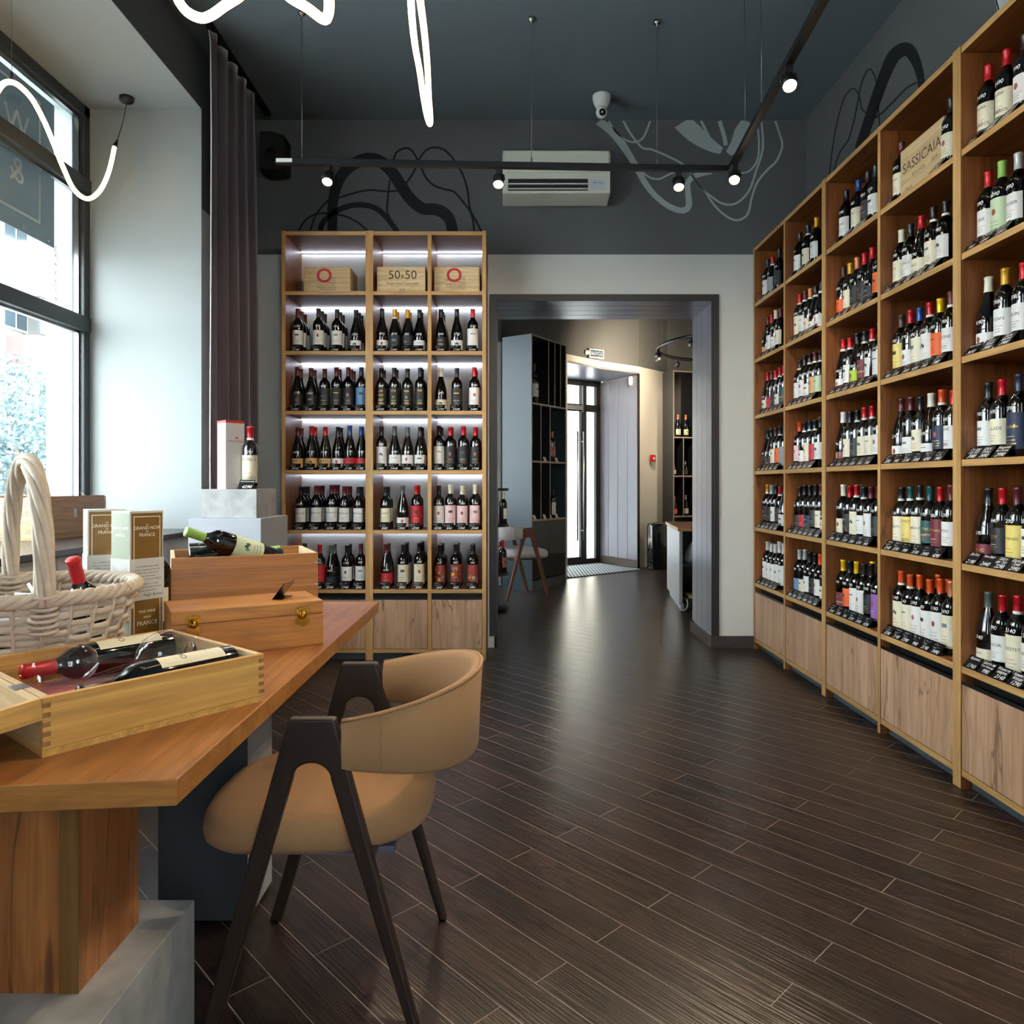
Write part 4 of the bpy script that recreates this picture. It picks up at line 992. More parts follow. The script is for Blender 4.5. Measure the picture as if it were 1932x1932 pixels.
# -- stacked plinth blocks with carton and bottle
p1 = thing('display_plinth', 'pale grey laminate plinth block at the end of the table', 'plinth', (0, 0, 0))
bevel(MB().box(-1.54, -1.195, 3.45, 3.86, .80, 1.037).build('block', M_greylam, p1), .001, 1); MB().box(-1.52, -1.36, 3.50, 3.84, 0, .80).build('pedestal', M_greylam, p1)
p2 = bevel(MB().box(-1.50, -1.233, 3.50, 3.79, 1.0372, 1.177).build('concrete_block', M_concrete), .001, 1); tag(p2, 'concrete-look block stacked on the grey plinth', 'block')
gb = thing('gift_carton', 'tall white gift carton with pink side and red top', 'carton', (P(426, 0, 3.535).x, 3.535, 1.1772), math.radians(46))
gw = .095
bevel(MB().box(0, gw, 0, .095, 0, .335).build('body', mat('carton_pearl', '#c6c2bb', .45), gb), .001, 1)
MB().box(-.0005, .0005, .001, .094, .0, .334).build('side_print', mat('carton_pink', '#d97a84', .5), gb)
MB().box(-.0008, gw+.0008, -.0008, .0958, .325, .337).build('lid', mat('carton_red', '#c22a26', .5), gb)
gp = MB(); put_text(gp, 'FRESCOBALDI', .0135, lambda x, y: (x+gw*.58, -.0006, y+.235)); put_ellipse(gp, gw*.58, .252, .007, .004, lambda x, y: (x, -.0006, y)); put_rect(gp, gw*.15, gw*.8, .022, .023, lambda x, y: (x, -.0006, y)); gp.build('print', M_inkr, gb)
bottle('bRct+', (P(472, 0, 3.60).x, 3.60, 1.1772), (0, 0, .1), 'red-capped bottle with cream castle label on the concrete block', None, 2, True, 1.03, price='4290', text='CASTELLO|FRESCOBALDI')
o = link('price_tag', tag_me, None, (P(463, 0, 3.52).x, 3.515, 1.1772)); tag(o, 'black price tag before the bottle on the concrete block', 'price tag'); link('writing', tag_text('Кастильоне', '4290', 1), o)
# ================================================================== CHAIRS
def chair(label, loc, rotz, wood_m, fab, sc=1.0):
    """front towards local -x; side frames lie in local x-z planes; origin on the floor under the seat"""
    t = thing('arm_chair', label, 'chair', loc, rotz); t.scale = (sc, sc, sc)
    outer = [(-.246, 0), (-.213, 0), (-.043, .575)]
    arch = []
    for k in range(13):
        a = PI-PI*k/12; arch.append((0.0+.041*math.cos(a), .580+.036*math.sin(a)))
    poly = [(-.246, 0), (-.213, 0)]+arch+[(.220, 0), (.241, 0), (.049, .709), (-.0485, .709)]
    for s in (-1, 1):
        y = s*.237
        fr = MB().prism(poly, y-.014, y+.014, 'y'); o = fr.build('side_frame', wood_m, t); bevel(o, .006, 3)
    for x, z in ((-.125, .405), (.115, .405)): MB().tube([(x, -.228, z), (x, .228, z)], .014, 10).build('crossbar', wood_m, t)
    # seat cushion
    rows = []; nn = 40
    prof = [(.0, .405), (.72, .402), (.92, .408), (.985, .424), (1.0, .446), (.985, .468), (.94, .486), (.80, .499), (.55, .506), (.25, .509), (0, .510)]
    for f, z in prof:
        r = []
        for k in range(nn):
            a = 2*PI*k/nn; ca, sa = math.cos(a), math.sin(a)
            ex = .72
            x = math.copysign(abs(ca)**ex, ca)*(.262 if ca > 0 else .264); y = math.copysign(abs(sa)**ex, sa)*(.232+.020*(-ca))
            zz = z+(-.028*max(0, -x/.285-.35)*f if z > .42 else -.028*max(0, -x/.285-.35)*f)
            r.append((x*f-.03, y*f, zz))
        rows.append(r)
    MB().grid(rows, 0, True).build('seat_cushion', fab, t)
    MB().box(-.20, .16, -.17, .17, .385, .404).build('seat_board', mat('seat_underside', '#56525c', .7), t)
    # wrap-around backrest
    N_ = 44; out = []; inn = []
    def path(u, off):
        a = -PI/2+PI*u
        return Vector((.065+(.262+off)*max(0, math.cos(a))**.80, (.243+off)*math.copysign(abs(math.sin(a))**.9, math.sin(a))))
    rows = []
    for i in range(N_+1):
        u = i/N_; w = math.sin(PI*u)**.9
        zl, zh = .602-.035*w, .708+.062*w; lean = .020*w
        sec = []
        for (off, zz) in ((.012, zl+.008), (.016, (zl+zh)/2), (.012+lean*.5, zh-.008), (.004+lean*.5, zh), (-.006+lean*.4, zh-.004), (-.014+lean*.3, zh-.02), (-.018, (zl+zh)/2), (-.014, zl+.01), (-.004, zl), (.006, zl)):
            p = path(u, off); sec.append((p.x, p.y, zz))
        rows.append(sec)
    m = MB(); m.grid(rows, 0, True); n0 = 0; k = len(rows[0]); m.face([j for j in range(k)], 0); m.face([N_*k+j for j in range(k)][::-1], 0)
    m.build('backrest', fab, t)
    pp = []
    for i in range(N_+1):
        u = i/N_; w = math.sin(PI*u)**.9; p = path(u, .010+.010*w); pp.append((p.x, p.y, .706+.062*w))
    MB().tube(pp, .0045, 6).build('piping', fab, t)
    for u in (.07, .93):
        w = math.sin(PI*u)**.9; pts = [(path(u, .0165 if 1 else 0).x, path(u, .0165).y, .602-.035*w+.012+(.09+.09*w)*q/8) for q in range(9)]
        MB().tube(pts, .0016, 5).build('stitching', mat('thread_tan', '#8d6c4a', .8), t)
    return t
chair('tan upholstered chair with dark A-frame sides beside the oak table', (-.4205, 1.766, 0), 0, M_walnut, M_fabric)
# ================================================================== CURTAIN, SPEAKER, AIR CONDITIONER, CAMERA
cu = thing('curtain', 'floor-length aubergine velvet curtain beside the window', 'curtain', (0, 0, 0))
rows = []; zs = [ZC-.05, ZC-.12, 3.3, 2.4, 1.5, .7, .03]
for zi, z in enumerate(zs):
    r = []
    for j in range(97):
        t = j/96; amp = .040*(.45+.55*min(1, (ZC-z)/1.0)); y = 4.20+.74*t
        x = -1.755+amp*math.sin(t*2*PI*4.6+.1*zi)+.010*math.sin(t*31+zi); r.append((x, y+.008*math.sin(t*2*PI*13), z))
    rows.append(r)
M_velvet = mat('aubergine_velvet', '#4d4349', .8, spec=.2, sheen=.6, var=.12, bscale=6)
co = MB().grid(rows).build('drape', M_velvet, cu); sm = co.modifiers.new('thick', 'SOLIDIFY'); sm.thickness = .004
MB().tube([(r[0][0], r[0][1]-.004, r[0][2]) for r in rows], .004, 6).build('white_hem', mat('hem_white', '#cfcac6', .8), cu)
tk = bevel(MB().box(-1.775, -1.735, 4.18, 5.22, ZC-.03, ZC).build('curtain_track', M_black, cu), .003)
for k in range(14):
    MB().tube([(-1.755, 4.22+k*.054, ZC-.03), (-1.755, 4.22+k*.054, ZC-.055)], .004, 6).build('glider', M_black, cu)
spk = thing('loudspeaker', 'black loudspeaker on the dark wall above the lit shelving', 'speaker', (P(521, 0, 5.22).x, 5.22, 0))
z1, z0 = P(0, 257, 5.2).z, P(0, 331, 5.2).z
bevel(MB().prism([(-.085, z0+.02), (-.03, z0), (.09, z0+.015), (.09, z1-.03), (0.0, z1), (-.085, z1+.0)], -.10, .06, 'y').build('cabinet', M_blackm, spk), .008)
MB().box(-.05, .05, .06, .109, (z0+z1)/2-.04, (z0+z1)/2+.04).build('bracket', M_black, spk)
MB().lathe([(0, .001), (.05, .002), (.055, 0)], 20).build('grille', M_black, spk, (.0, -.101, (z0+z1)/2-.03), (PI/2, 0, 0))
# air conditioner
ax0, ax1 = P(948, 0, 5.14).x, P(1152, 0, 5.14).x; az1, az0 = P(0, 279, 5.14).z, P(0, 372, 5.14).z; aw = ax1-ax0; ah = az1-az0
ac = thing('air_conditioner', 'white split air conditioner on the dark wall above the doorway', 'air conditioner', (ax0, 5.14, az0))
M_ac = mat('ac_cream_plastic', '#c9cabb', .35); M_acg = mat('ac_gloss_panel', '#cfd0bf', .08, spec=.7)
bevel(MB().prism([(.0, .03), (.17, 0), (.186, .02), (.186, ah), (.035, ah), (0, ah-.04)], 0, aw, 'x').build('housing', M_ac, ac), .008, 3)
bevel(MB().box(.012, aw-.012, -.008, 0, ah*.66, ah*.93).build('upper_panel', M_ac, ac), .003); bevel(MB().box(.022, aw-.022, -.010, -.001, ah*.49, ah*.625).build('gloss_panel', M_acg, ac), .003)
MB().box(.04, aw*.79, -.0015, .002, ah*.13, ah*.37).build('outlet', M_blackm, ac)
for z in (.15, .25): MB().box(.042, aw*.79-.002, -.012, -.002, ah*z, ah*z+.008).build('louvre', M_ac, ac)
pn = MB().box(aw*.81, aw*.955, -.002, .001, ah*.14, ah*.37).build('display', mat('ac_display', '#b9c2c6', .3), ac)
dp = MB(); put_rect(dp, aw*.835, aw*.88, ah*.29, ah*.30, lambda x, y: (x, -.0027, y)); put_text(dp, 'Plus', .02, lambda x, y: (x+aw*.91, -.0027, y+ah*.285), shear=.4); dp.build('lettering', mat('ac_blue_print', '#27407c', .5), pn)
# security camera
cc = thing('security_camera', 'white dome security camera on the dark ceiling', 'camera', (P(1135, 0, 5.0).x, 5.0, 0))
MB().lathe([(0, ZC), (.062, ZC), (.064, ZC-.01), (.058, ZC-.045), (.042, ZC-.075), (.036, ZC-.085), (0, ZC-.085)], 28).build('mount', M_white, cc)
MB().lathe([(.0, .044), (.022, .038), (.036, .02), (.040, 0), (.036, -.025), (.0, -.04)], 24).build('eyeball', M_white, cc, (0, -.004, ZC-.118), (PI*.62, 0, 0))
MB().lathe([(0, .0435), (.014, .0445), (.021, .041), (.023, .038)], 20).build('lens', mat('lens_black', '#050506', .08), cc, (0, -.005, ZC-.119), (PI*.62, 0, 0))
# ================================================================== TRACK SPOTLIGHTS
M_bulb = emis('warm_lamp_face', '#ffdcae', 60.0)
TRZ = 3.03
def track(label, a, b, wires, name='light_track'):
    t = thing(name, label, 'light track', (0, 0, 0))
    A, B = Vector(a), Vector(b); d = (B-A); d.z = 0; L_ = d.length; ang = math.atan2(d.y, d.x)
    bevel(MB().box(0, L_, -.018, .018, -.016, .016).build('rail', M_black, t, A, (0, 0, ang)), .002)
    for w in wires:
        p = A+(B-A)*w
        MB().tube([(p.x, p.y, p.z+.016), (p.x, p.y, ZC-.02)], .0012, 5).build('suspension_wire', M_steel, t)
        MB().lathe([(0, p.z+.05), (.004, p.z+.048), (.005, p.z+.016)], 10, c=(p.x, p.y)).build('wire_grip', M_steel, t)
        MB().lathe([(.004, ZC-.035), (.006, ZC-.02), (.019, ZC-.014), (.021, ZC-.001), (0, ZC-.001)], 16, c=(p.x, p.y)).build('ceiling_cup', M_steel, t)
    return t
T1a, T1b = P(520, 0, 4.11), P(1382, 0, 4.21)
T1a.z = T1b.z = TRZ
tA = track('black suspended light track running along the doorway wall', T1a, T1b, [P(570, 0, 4.12).x/(T1b.x-T1a.x)-T1a.x/(T1b.x-T1a.x), (P(1003, 0, 4.17).x-T1a.x)/(T1b.x-T1a.x), (P(1240, 0, 4.19).x-T1a.x)/(T1b.x-T1a.x)])
MB().box(T1a.x+.01, T1a.x+.10, 4.085, 4.09, TRZ-.012, TRZ+.008).build('end_feed', M_white, tA)
T2a = Vector((1.268, 4.19, TRZ)); T2b = Vector((1.10, 1.6, TRZ))
tB = track('black suspended light track running towards the viewer', T2a, T2b, [.12, .24, .8])
def spot(label, p, aim, watts=22., col=(1, .80, .56), size=1.25, group='track spotlights'):
    """adjustable spotlight: adapter, yoke, can, glowing face and its own light"""
    p = Vector(p); t = thing('spotlight', label, 'spotlight', p, 0, group)
    d = (Vector(aim)-p).normalized(); c = Vector((0, 0, -.085)); q = Vector((0, 0, -1)).rotation_difference(d)
    bevel(MB().box(-.014, .014, -.014, .014, -.05, -.016).build('adapter', M_black, t), .003)
    y = MB(); side = d.cross(Vector((0, 0, 1))).normalized()*.034
    y.tube([(0, 0, -.05), tuple(side*.9+Vector((0, 0, -.056))), tuple(side+c)], .004, 6); y.tube([(0, 0, -.05), tuple(-side*.9+Vector((0, 0, -.056))), tuple(-side+c)], .004, 6); y.build('yoke', M_black, t)
    can = MB().lathe([(0, .045), (.024, .043), (.030, .03), (.031, -.045), (.028, -.045), (.027, -.030)], 22).build('can', M_black, t, c); can.rotation_mode = 'QUATERNION'; can.rotation_quaternion = q
    f = MB().disk(.0275, -.032, 22, 0, up=False).build('lamp_face', M_bulb, t, c); f.rotation_mode = 'QUATERNION'; f.rotation_quaternion = q
    l = bpy.data.lights.new('spot_beam', 'SPOT'); l.energy = watts; l.color = col; l.spot_size = size; l.spot_blend = .6; l.shadow_soft_size = .025
    lo = bpy.data.objects.new('spot_beam', l); C.objects.link(lo); lo.parent = t; lo.location = c+d*.05; lo.rotation_mode = 'QUATERNION'; lo.rotation_quaternion = q
    return t
def on1(px): 
    y = 4.11+(px-520)/862*.10; v = P(px, 0, y); v.z = TRZ; return v
spot('glowing spotlight on the track above the wide lit bay', on1(619), (-1.0, 2.6, .6))
spot('glowing spotlight on the track left of the air conditioner', on1(941), (-.25, 2.4, .3))
spot('glowing spotlight on the track right of the air conditioner', on1(1280), (.75, 2.4, .2))
def on2(t): return T2a+(T2b-T2a)*t
spot('glowing spotlight at the corner of the two tracks', on2(.03), (.55, 2.2, .8))
spot('glowing spotlight high on the track by the long shelving', on2(.405), (.75, 1.2, .5))
spot('unseen spotlight added on the track to light the near shelving', on2(.68), (1.77, 1.6, 1.6), 30.)  # lamp added out of view to brighten the shelf fronts
spot('unseen spotlight added at the near track end to light the table', on2(.93), (-.8, 1.6, .7), 30.)  # lamp added out of view to warm the foreground
spot('unseen spotlight added on the near track to warm the lit shelving', on2(.80), (-.9, 4.95, 1.7), 45., size=.9)  # added out of view for warm light on the lit shelving
spot('unseen spotlight added on the near track to warm the doorway wall', on2(.86), (.9, 5.3, 1.6), 45., size=.9)  # added out of view to warm the wall round the doorway
# ================================================================== NEON TUBES
M_neon = emis('neon_tube_glow', '#ffd592', 4.5)
def neon(label, pts, wires, ends=(), r=.0115):
    t = thing('neon_tube', label, 'neon light', (0, 0, 0))
    pp = catmull(pts, 10); MB().tube(pp, r, 10).build('glowing_tube', M_neon, t)
    for (x, y, z, zt) in wires:
        MB().tube([(x, y, z+r), (x, y, zt)], .0011, 5).build('suspension_wire', M_steel, t); MB().tube([(x, y, z+r-.004), (x, y, z+r+.035)], .0055, 8).build('wire_grip', M_black, t)
    return t
XN = -2.26
n1 = [PX(*p, XN) for p in ((216, 278), (205, 325), (188, 360), (165, 375), (140, 358), (120, 318), (100, 268), (80, 222), (55, 180), (22, 155), (-5, 172), (-40, 260), (-90, 330), (-150, 250), (-230, 120))]
nt = neon('wavy warm neon tube hanging in the window niche', n1, [(XN, n1[9].y, n1[9].z, SOFF-.004)])
e0 = n1[0]; MB().tube([tuple(e0), tuple(e0+Vector((0, .03, .055)))], [.014, .006], 10).build('end_cap', M_black, nt)
cp = Vector((-2.286, 4.30, SOFF-.004)); MB().tube([tuple(e0+Vector((0, .03, .055))), tuple((e0+cp)/2+Vector((0, .02, .0))), tuple(cp-Vector((0, 0, .04)))], .0022, 6).build('cord', M_black, nt)
MB().lathe([(0, cp.z), (.040, cp.z), (.040, cp.z-.022), (.030, cp.z-.032), (.010, cp.z-.040), (0, cp.z-.042)], 22, c=(cp.x, cp.y)).build('ceiling_rose', M_black, nt)
YN = 1.75
n2 = [P(x, y, YN) for x, y in ((322, -60), (331, -16), (341, 8), (357, 25), (380, 34), (400, 28), (424, 11), (448, -4), (481, -28), (520, -24), (551, -2), (580, 15), (604, 33))]+[P(615, 36, 1.72), P(620.5, 20, 1.66), P(620, -16, 1.6), P(612, -120, 1.45)]
neon('looping warm neon tube above the table', n2, [(n2[8].x, n2[8].y, n2[8].z, ZC-.001)])
n3 = [P(768, -140, 1.8), P(774, -30, 2.2), P(777, 30, 2.42), P(783, 85, 2.62), P(792, 135, 2.80), P(799, 185, 2.98), P(806, 222, 3.1), P(811, 234, 3.16), P(812, 222, 3.14), P(809, 180, 3.0), P(806, 120, 2.8), P(801, 65, 2.58), P(794, 10, 2.34), P(789, -30, 2.18), P(782, -140, 1.8)]
neon('long narrow warm neon loop hanging from the ceiling', n3, [(n3[7].x, n3[7].y-.05, n3[7].z, ZC-.001)] if False else [(n3[0].x, n3[0].y, n3[0].z, ZC-.001)])
# ================================================================== FAR ROOM
def tall_cabinet(label, a, b, depth, h, cells, zs, side_m, name='display_cabinet'):
    """front runs from a to b in plan; cells = x fractions per row"""
    A, B = Vector(a), Vector(b); L_ = (B-A).length; ang = math.atan2((B-A).y, (B-A).x)
    t = thing(name, label, 'cabinet', (A.x, A.y, 0), ang); e = .02
    MB().box(0, e, 0, depth, 0, h, edge=('-y',)).build('side_panel', [side_m, M_taupe_edge], t); MB().box(L_-e, L_, 0, depth, 0, h, edge=('-y',)).build('side_panel', [side_m, M_taupe_edge], t)
    MB().box(e, L_-e, 0, depth, h-e, h, edge=('-y',)).build('top_board', [side_m, M_taupe_edge], t); MB().box(e, L_-e, depth-.02, depth-.005, 0, h-e).build('back_panel', M_navy, t)
    for i, z in enumerate(zs):
        MB().box(e, L_-e, .002, depth-.02, z-e, z, edge=('-y',)).build('shelf', [M_navy, M_taupe_edge], t)
        zt = h-e if i == 0 else zs[i-1]-e
        for f in cells[i]:
            MB().box(L_*f-.008, L_*f+.008, .002, depth-.02, z, zt, edge=('-y',)).build('divider', [M_navy, M_taupe_edge], t)
    return t, ang, L_
cA, angA, LA = tall_cabinet('tall blue-grey display cabinet seen through the doorway', (.22, 8.17), (.66, 8.83), .40, 2.90, [(.48, .66, .83), (.26, .52), (.26, .52)], [2.13, 1.47, .80], M_bluegrey)
MB().box(.02, LA-.02, .004, .02, .0, .10).build('plinth', M_slate, cA)
M_smoke = thin_glass('smoked_glass', '#6d7276')
for k in range(2): MB().box(.022+k*(LA-.044)/2, .018+(k+1)*(LA-.044)/2, .004, .009, .12, .775).build('glass_door', M_smoke, cA)
gl = MB(); rng = random.Random(2)
for k in range(60): 
    x, y = rng.uniform(.05, LA-.05), rng.uniform(.05, .3); gl.box(x, x+.03, y, y+.03, .104, .104+rng.uniform(.02, .09))
go = gl.build('ice_scatter', mat('clear_scatter', '#b9bcbd', .2), cA); go['kind'] = 'stuff'
def on_cab(c, ang, x, y, z): return (c.location.x+x*math.cos(ang)-y*math.sin(ang), c.location.y+x*math.sin(ang)+y*math.cos(ang), z)
GA = 'bottles in the far display cabinets'
for (x, z, tok, sc, lab) in ((.20, 2.13, 'bKw', 1.55, 'tall dark magnum with white label on the far cabinet top shelf'), (.09, 2.13, 'bKw', .72, 'small white-label bottle beside the magnum in the far cabinet'),
                             (.05, 2.13, 'bWw', .66, 'smallest bottle at the edge of the far cabinet top shelf'),
                             (.29, 1.47, 'bKw', .8, 'single white-label bottle in a narrow far cabinet cell'), (.46, 1.47, 'bCu', 1.25, 'first of three slim copper-topped bottles in the far cabinet'), (.545, 1.47, 'bCu', 1.25, 'second of three slim copper-topped bottles in the far cabinet'),
                             (.63, 1.47, 'bCu', 1.22, 'third of three slim copper-topped bottles in the far cabinet'), (.49, .80, 'bKwt', 1.15, 'left white-label bottle on the low far cabinet shelf'), (.64, .80, 'bKwt', 1.15, 'right white-label bottle on the low far cabinet shelf')):
    s = sc if sc > 1.3 or sc < .9 else 1.0
    bottle(tok, on_cab(cA, angA, x, .10, z), (0, 0, angA), lab, GA, int(x*100), False, (s, s, sc))
M_card2 = mat('price_card', '#b9ada0', .6)
for i, (x, z) in enumerate(((.10, .80), (.32, .80), (.45, .80), (.60, .80), (.33, 1.47), (.60, 1.47))):
    o = MB().prism([(0, 0), (.022, .05), (.0245, .05), (.0025, 0)], -.028, .028, 'x').build('price_card', M_card2, None, on_cab(cA, angA, x, .012, z), (0, 0, angA))
    tag(o, f'pale price card, {ORD[i] if i < 4 else ORD[i-4]} on the {"low" if i < 4 else "middle"} shelf of the blue-grey cabinet', 'price card', 'price cards in the far cabinets')
cB, angB, LB = tall_cabinet('dark display cabinet behind the far counter', (2.355, 10.60), (2.95, 10.80), .30, 2.87, [(.60,), (.28, .60), (.28, .60)], [1.90, 1.33, .74], mat('cabinet_dark_grey', '#4a4c50', .45))
for k, z in ((0, 1.92), (1, 1.35), (2, .76)):
    MB().box(.022 if k == 0 else LB*.62, .03 if k == 0 else LB*.62+.01, .02, .03, z, z+.50).build('led_strip', emis('cool_led', '#cfdcff', 5.0), cB)
for (x, z, tok, sc, lab) in ((.13, 1.90, 'gCg', 1.1, 'first tall clear spirit bottle on the dark cabinet top shelf'), (.26, 1.90, 'gCg', 1.1, 'second tall clear spirit bottle on the dark cabinet top shelf'), (.05, 1.33, 'gSw', .8, 'squat silver bottle in the dark cabinet'), (.25, 1.33, 'gSk', .7, 'small dark bottle in the dark cabinet'),
                             (.07, .74, 'gCo', .95, 'amber spirit bottle on the low dark cabinet shelf'), (.26, .74, 'gSw', 1.0, 'clear spirit bottle on the low dark cabinet shelf'), (.46, .74, 'gCy', 1.0, 'yellow-label spirit bottle on the low dark cabinet shelf'), (.46, 1.33, 'gKo', .9, 'orange-label bottle at the doorway edge of the dark cabinet')):
    bottle(tok, on_cab(cB, angB, x, .08, z), (0, 0, angB), lab, GA, int(x*100), False, (1., 1., sc))
# counter
ct = thing('counter', 'white-sided counter with oak top beyond the doorway', 'counter', (0, 0, 0))
M_cw = mat('counter_white', '#a9b1b6', .4)
MB().box(1.63, 1.66, 6.87, 8.0, .06, .755).build('side_panel', M_cw, ct); MB().box(1.66, 3.2, 7.97, 8.0, .06, .755).build('back_panel', M_slate, ct)
bevel(MB().box(1.615, 3.2, 6.86, 8.02, .756, .79, edge=('-x', '-y')).build('top_board', [TABLE['x'], EDGE['x']], ct), .001, 1)
MB().box(1.66, 3.2, 6.9, 7.97, .10, .12).build('shelf', M_slate, ct); MB().box(1.66, 3.2, 6.9, 7.97, .42, .44).build('shelf', M_slate, ct); MB().box(1.66, 3.2, 6.95, 7.0, 0, .10).build('plinth', M_slate, ct)
MB().box(1.65, 1.68, 6.93, 7.9, 0, .06).build('foot_board', M_cw, ct); MB().box(3.17, 3.2, 6.9, 8.0, 0, .755).build('side_panel', M_cw, ct)
pb = MB().lathe([(0, 0), (.09, .005), (.10, .06), (.07, .13), (.05, .17), (.03, .20), (0, .205)], 12).build('plastic_bag', mat('bag_film', '#9aa3a8', .25, var=.2, bscale=18), None, (1.79, 7.05, .4402)); tag(pb, 'crumpled clear plastic bag on the counter shelf', 'bag')
bx = MB().box(1.72, 1.95, 6.88, 7.1, .1202, .145).build('envelope', mat('envelope_cream', '#c9b999', .7)); tag(bx, 'cream folder on the bottom shelf of the counter', 'folder')
cb = MB().tube(catmull([(1.70, 6.885, .11), (1.705, 6.86, .06), (1.68, 6.85, .015), (1.64, 6.86, .006)], 6), .006, 6).build('cable', mat('cable_white', '#c9cdd0', .5)); tag(cb, 'white cable hanging from the counter', 'cable')
ra_ = math.radians(-6.3); rv = Matrix.Rotation(ra_, 3, 'Z')      # the counter stands slightly askew
for o_ in (ct, pb, bx, cb):
    o_.location = Vector((1.585, 6.87, 0))+rv @ (Vector(o_.location)-Vector((1.63, 6.87, 0))); o_.rotation_euler = (0, 0, ra_)
# bin
bn_ = thing('waste_bin', 'glossy black cylindrical bin by the far wall', 'bin', (2.06, 10.30, 0))
MB().lathe([(0, 0), (.135, 0), (.142, .01), (.142, .60), (.130, .64), (.11, .652), (.10, .650), (.095, .60)], 30).build('body', mat('gloss_black', '#0b0d12', .06, coat=.5), bn_); MB().lathe([(.098, .648), (.114, .655), (.118, .648)], 30).build('ring', M_steel, bn_)
# door mat
dm = MB().prism([(.688, 9.22), (1.815, 10.16), (1.31, 10.94), (.785, 10.52)][::-1], .0005, .014, 'z')
mm = mat('mat_stripes', '#5d676c', .9); nt_ = mm.node_tree; wv = nt_.nodes.new('ShaderNodeTexWave'); wv.inputs['Scale'].default_value = 7; tcx = nt_.nodes.new('ShaderNodeTexCoord'); nt_.links.new(tcx.outputs['Object'], wv.inputs['Vector'])
rp = nt_.nodes.new('ShaderNodeValToRGB'); rp.color_ramp.elements[0].color = lin('#2c3338'); rp.color_ramp.elements[1].color = lin('#8f9a9c'); nt_.links.new(wv.outputs['Fac'], rp.inputs[0]); nt_.links.new(rp.outputs[0], nt_.nodes['Principled BSDF'].inputs['Base Color'])
tag(dm.build('door_mat', mm), 'grey ribbed mat inside the street entrance', 'mat')
# exit sign, fire alarm button, detector
es = thing('exit_sign', 'small lit exit sign reading ВЫХОД above the entrance', 'sign', (1.02, 9.70, 2.93), math.radians(30))
bevel(MB().box(0, .24, -.03, 0, -.035, .085).build('housing', M_white, es), .004); MB().box(.012, .228, -.032, -.0301, -.02, .07).build('panel', mat('exit_panel', '#16303f', .4), es)
ex = MB(); put_text(ex, 'ВЫХОД', .062, lambda x, y: (x+.12, -.0328, y+.025)); ex.build('lettering', emis('exit_letters', '#e4eef2', .5), es)
MB().lathe([(0, .02), (.03, .018), (.034, 0)], 16).build('beacon', M_white, es, (-.035, -.01, .03), (PI/2, 0, 0))
fa = thing('fire_alarm_button', 'red fire alarm button on the cream wall', 'alarm', P(1226, 871, 10.56), math.radians(48))
bevel(MB().box(0, .10, -.04, 0, 0, .10).build('case', mat('alarm_red', '#b5181c', .4), fa), .006); MB().box(.03, .07, -.043, -.04, .03, .065).build('call_plate', M_white, fa)
sd = MB().lathe([(0, .06), (.02, .058), (.032, .03), (.032, -.05), (.02, -.07), (0, -.072)], 16).build('motion_detector', M_white, None, P(1190, 718, 10.5), (0, 0, 0)); tag(sd, 'white motion detector on the entrance lining', 'detector')
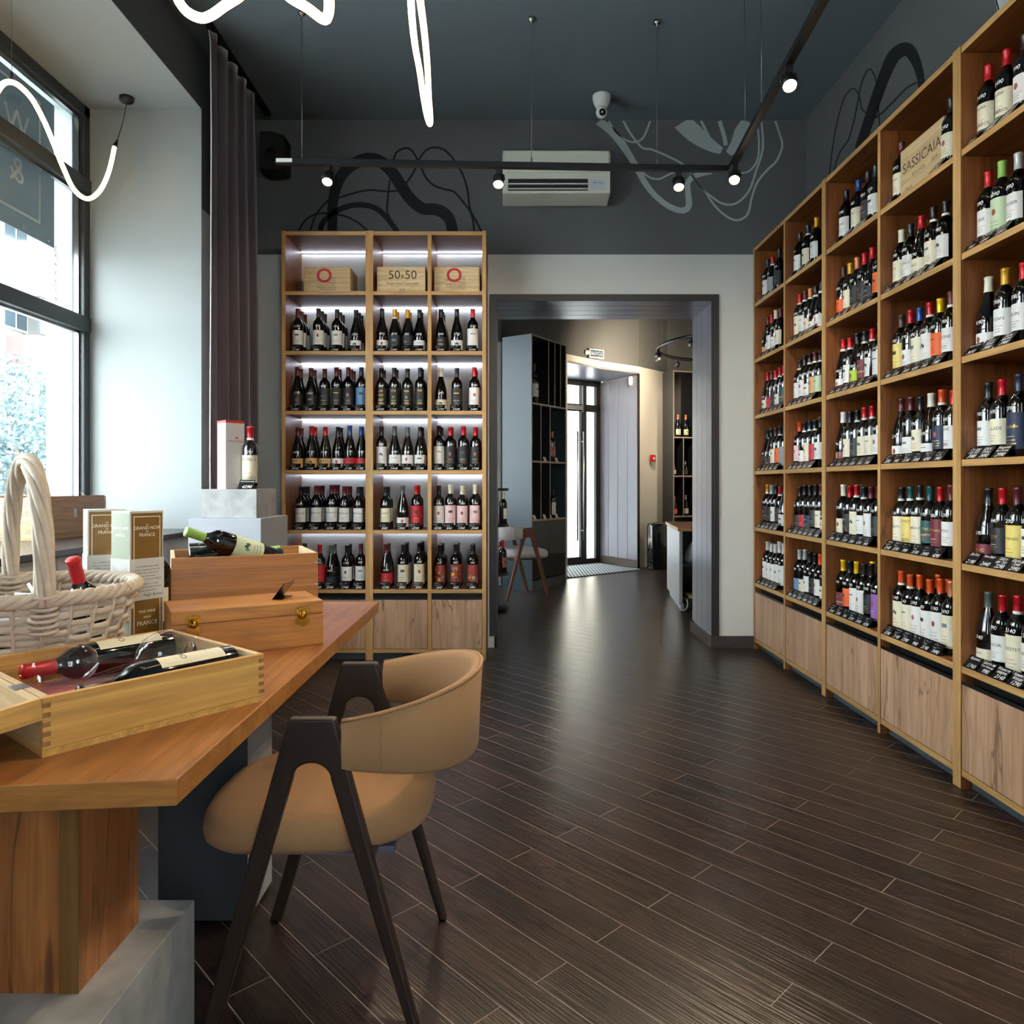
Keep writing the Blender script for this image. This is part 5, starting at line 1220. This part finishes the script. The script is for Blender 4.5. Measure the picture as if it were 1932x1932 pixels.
# circular track with spotlights
rt = thing('ring_track', 'round black light track with spotlights in the far room', 'light track', (2.82, 8.97, 2.9))
pts = [(1.0*math.cos(2*PI*k/48), 1.0*math.sin(2*PI*k/48), 0) for k in range(49)]
MB().tube(pts, .022, 8, caps=False).build('ring_rail', M_black, rt)
for a in (2.6, 3.4, 4.1): MB().tube([(math.cos(a), math.sin(a), .02), (math.cos(a), math.sin(a), ZC-2.9)], .0015, 5).build('suspension_wire', M_steel, rt)
RL = ['lit spotlight at the far left of the ring track', 'lit spotlight tucked under the ring track', 'dark spotlight on the near arc of the ring track', 'dark spotlight on the rear arc of the ring track']
for i, (a, on) in enumerate(((3.05, 1), (2.75, 1), (3.85, 0), (2.2, 0))):
    p = Vector((2.82+math.cos(a), 8.97+math.sin(a), 2.9))
    s = spot(RL[i], p, (p.x-.9+.3*i, p.y+2.2, 2.6), 30. if on else .0, (1, .80, .56), 2.3, 'far room spotlights')
    if not on:
        for ch in s.children:
            if ch.name.startswith('lamp_face'): ch.data = ch.data.copy(); ch.data.materials[0] = M_black
    if not on:
        for ch in list(s.children):
            if ch.type == 'LIGHT': bpy.data.objects.remove(ch)
for i, a in enumerate((.3, 1.2, 5.2, 5.9)):  # unseen lit spots added to warm the upper far wall
    p = Vector((2.82+math.cos(a), 8.97+math.sin(a), 2.9))
    spot(f'{ORD[i]} unseen ring track spotlight added to warm the far room', p, (p.x+.6*math.cos(a), p.y+1.2*math.sin(a), 1.8), 24., (1, .80, .56), 2.2, 'far room spotlights')
# chair and bottle rack by the doorway
chair('pale upholstered chair with walnut sides in the far room', (.06, 7.75, 0), math.radians(205), wood('walnut_z', '#5d3524', '#74452f', '#2f1a11', 'z', .4, 1, False, .3), mat('pale_fabric', '#a9a7a6', .85, spec=.2, bump=.4, bscale=300), 1.06)
rk = thing('bottle_rack', 'round dark bottle rack half hidden behind the doorway', 'rack', (-.19, 6.9, 0))
for z in (.02, .34, .80, 1.14): MB().lathe([(0, z), (.155, z), (.16, z+.012), (.155, z+.024), (0, z+.024)], 28).build('tier', M_black, rk)
MB().lathe([(.06, .044), (.06, 1.14)], 20).build('core', mat('rack_maroon', '#4a1a20', .5), rk)
for k, (a, z, tok) in enumerate(((-.35, .364, 'bRu'), (-.2, .824, 'bWw'), (.4, .824, 'bMr'), (.5, .364, 'bBw'))):
    bottle(tok, (-.19+.11*math.cos(a), 6.9+.11*math.sin(a), z), (0, 0, a+PI/2), f'{CAPC[tok[1]][0]}-capped bottle on the {"lower" if z < .5 else "middle"} tier of the round rack', 'bottles on the round rack', k, False, 1.0)
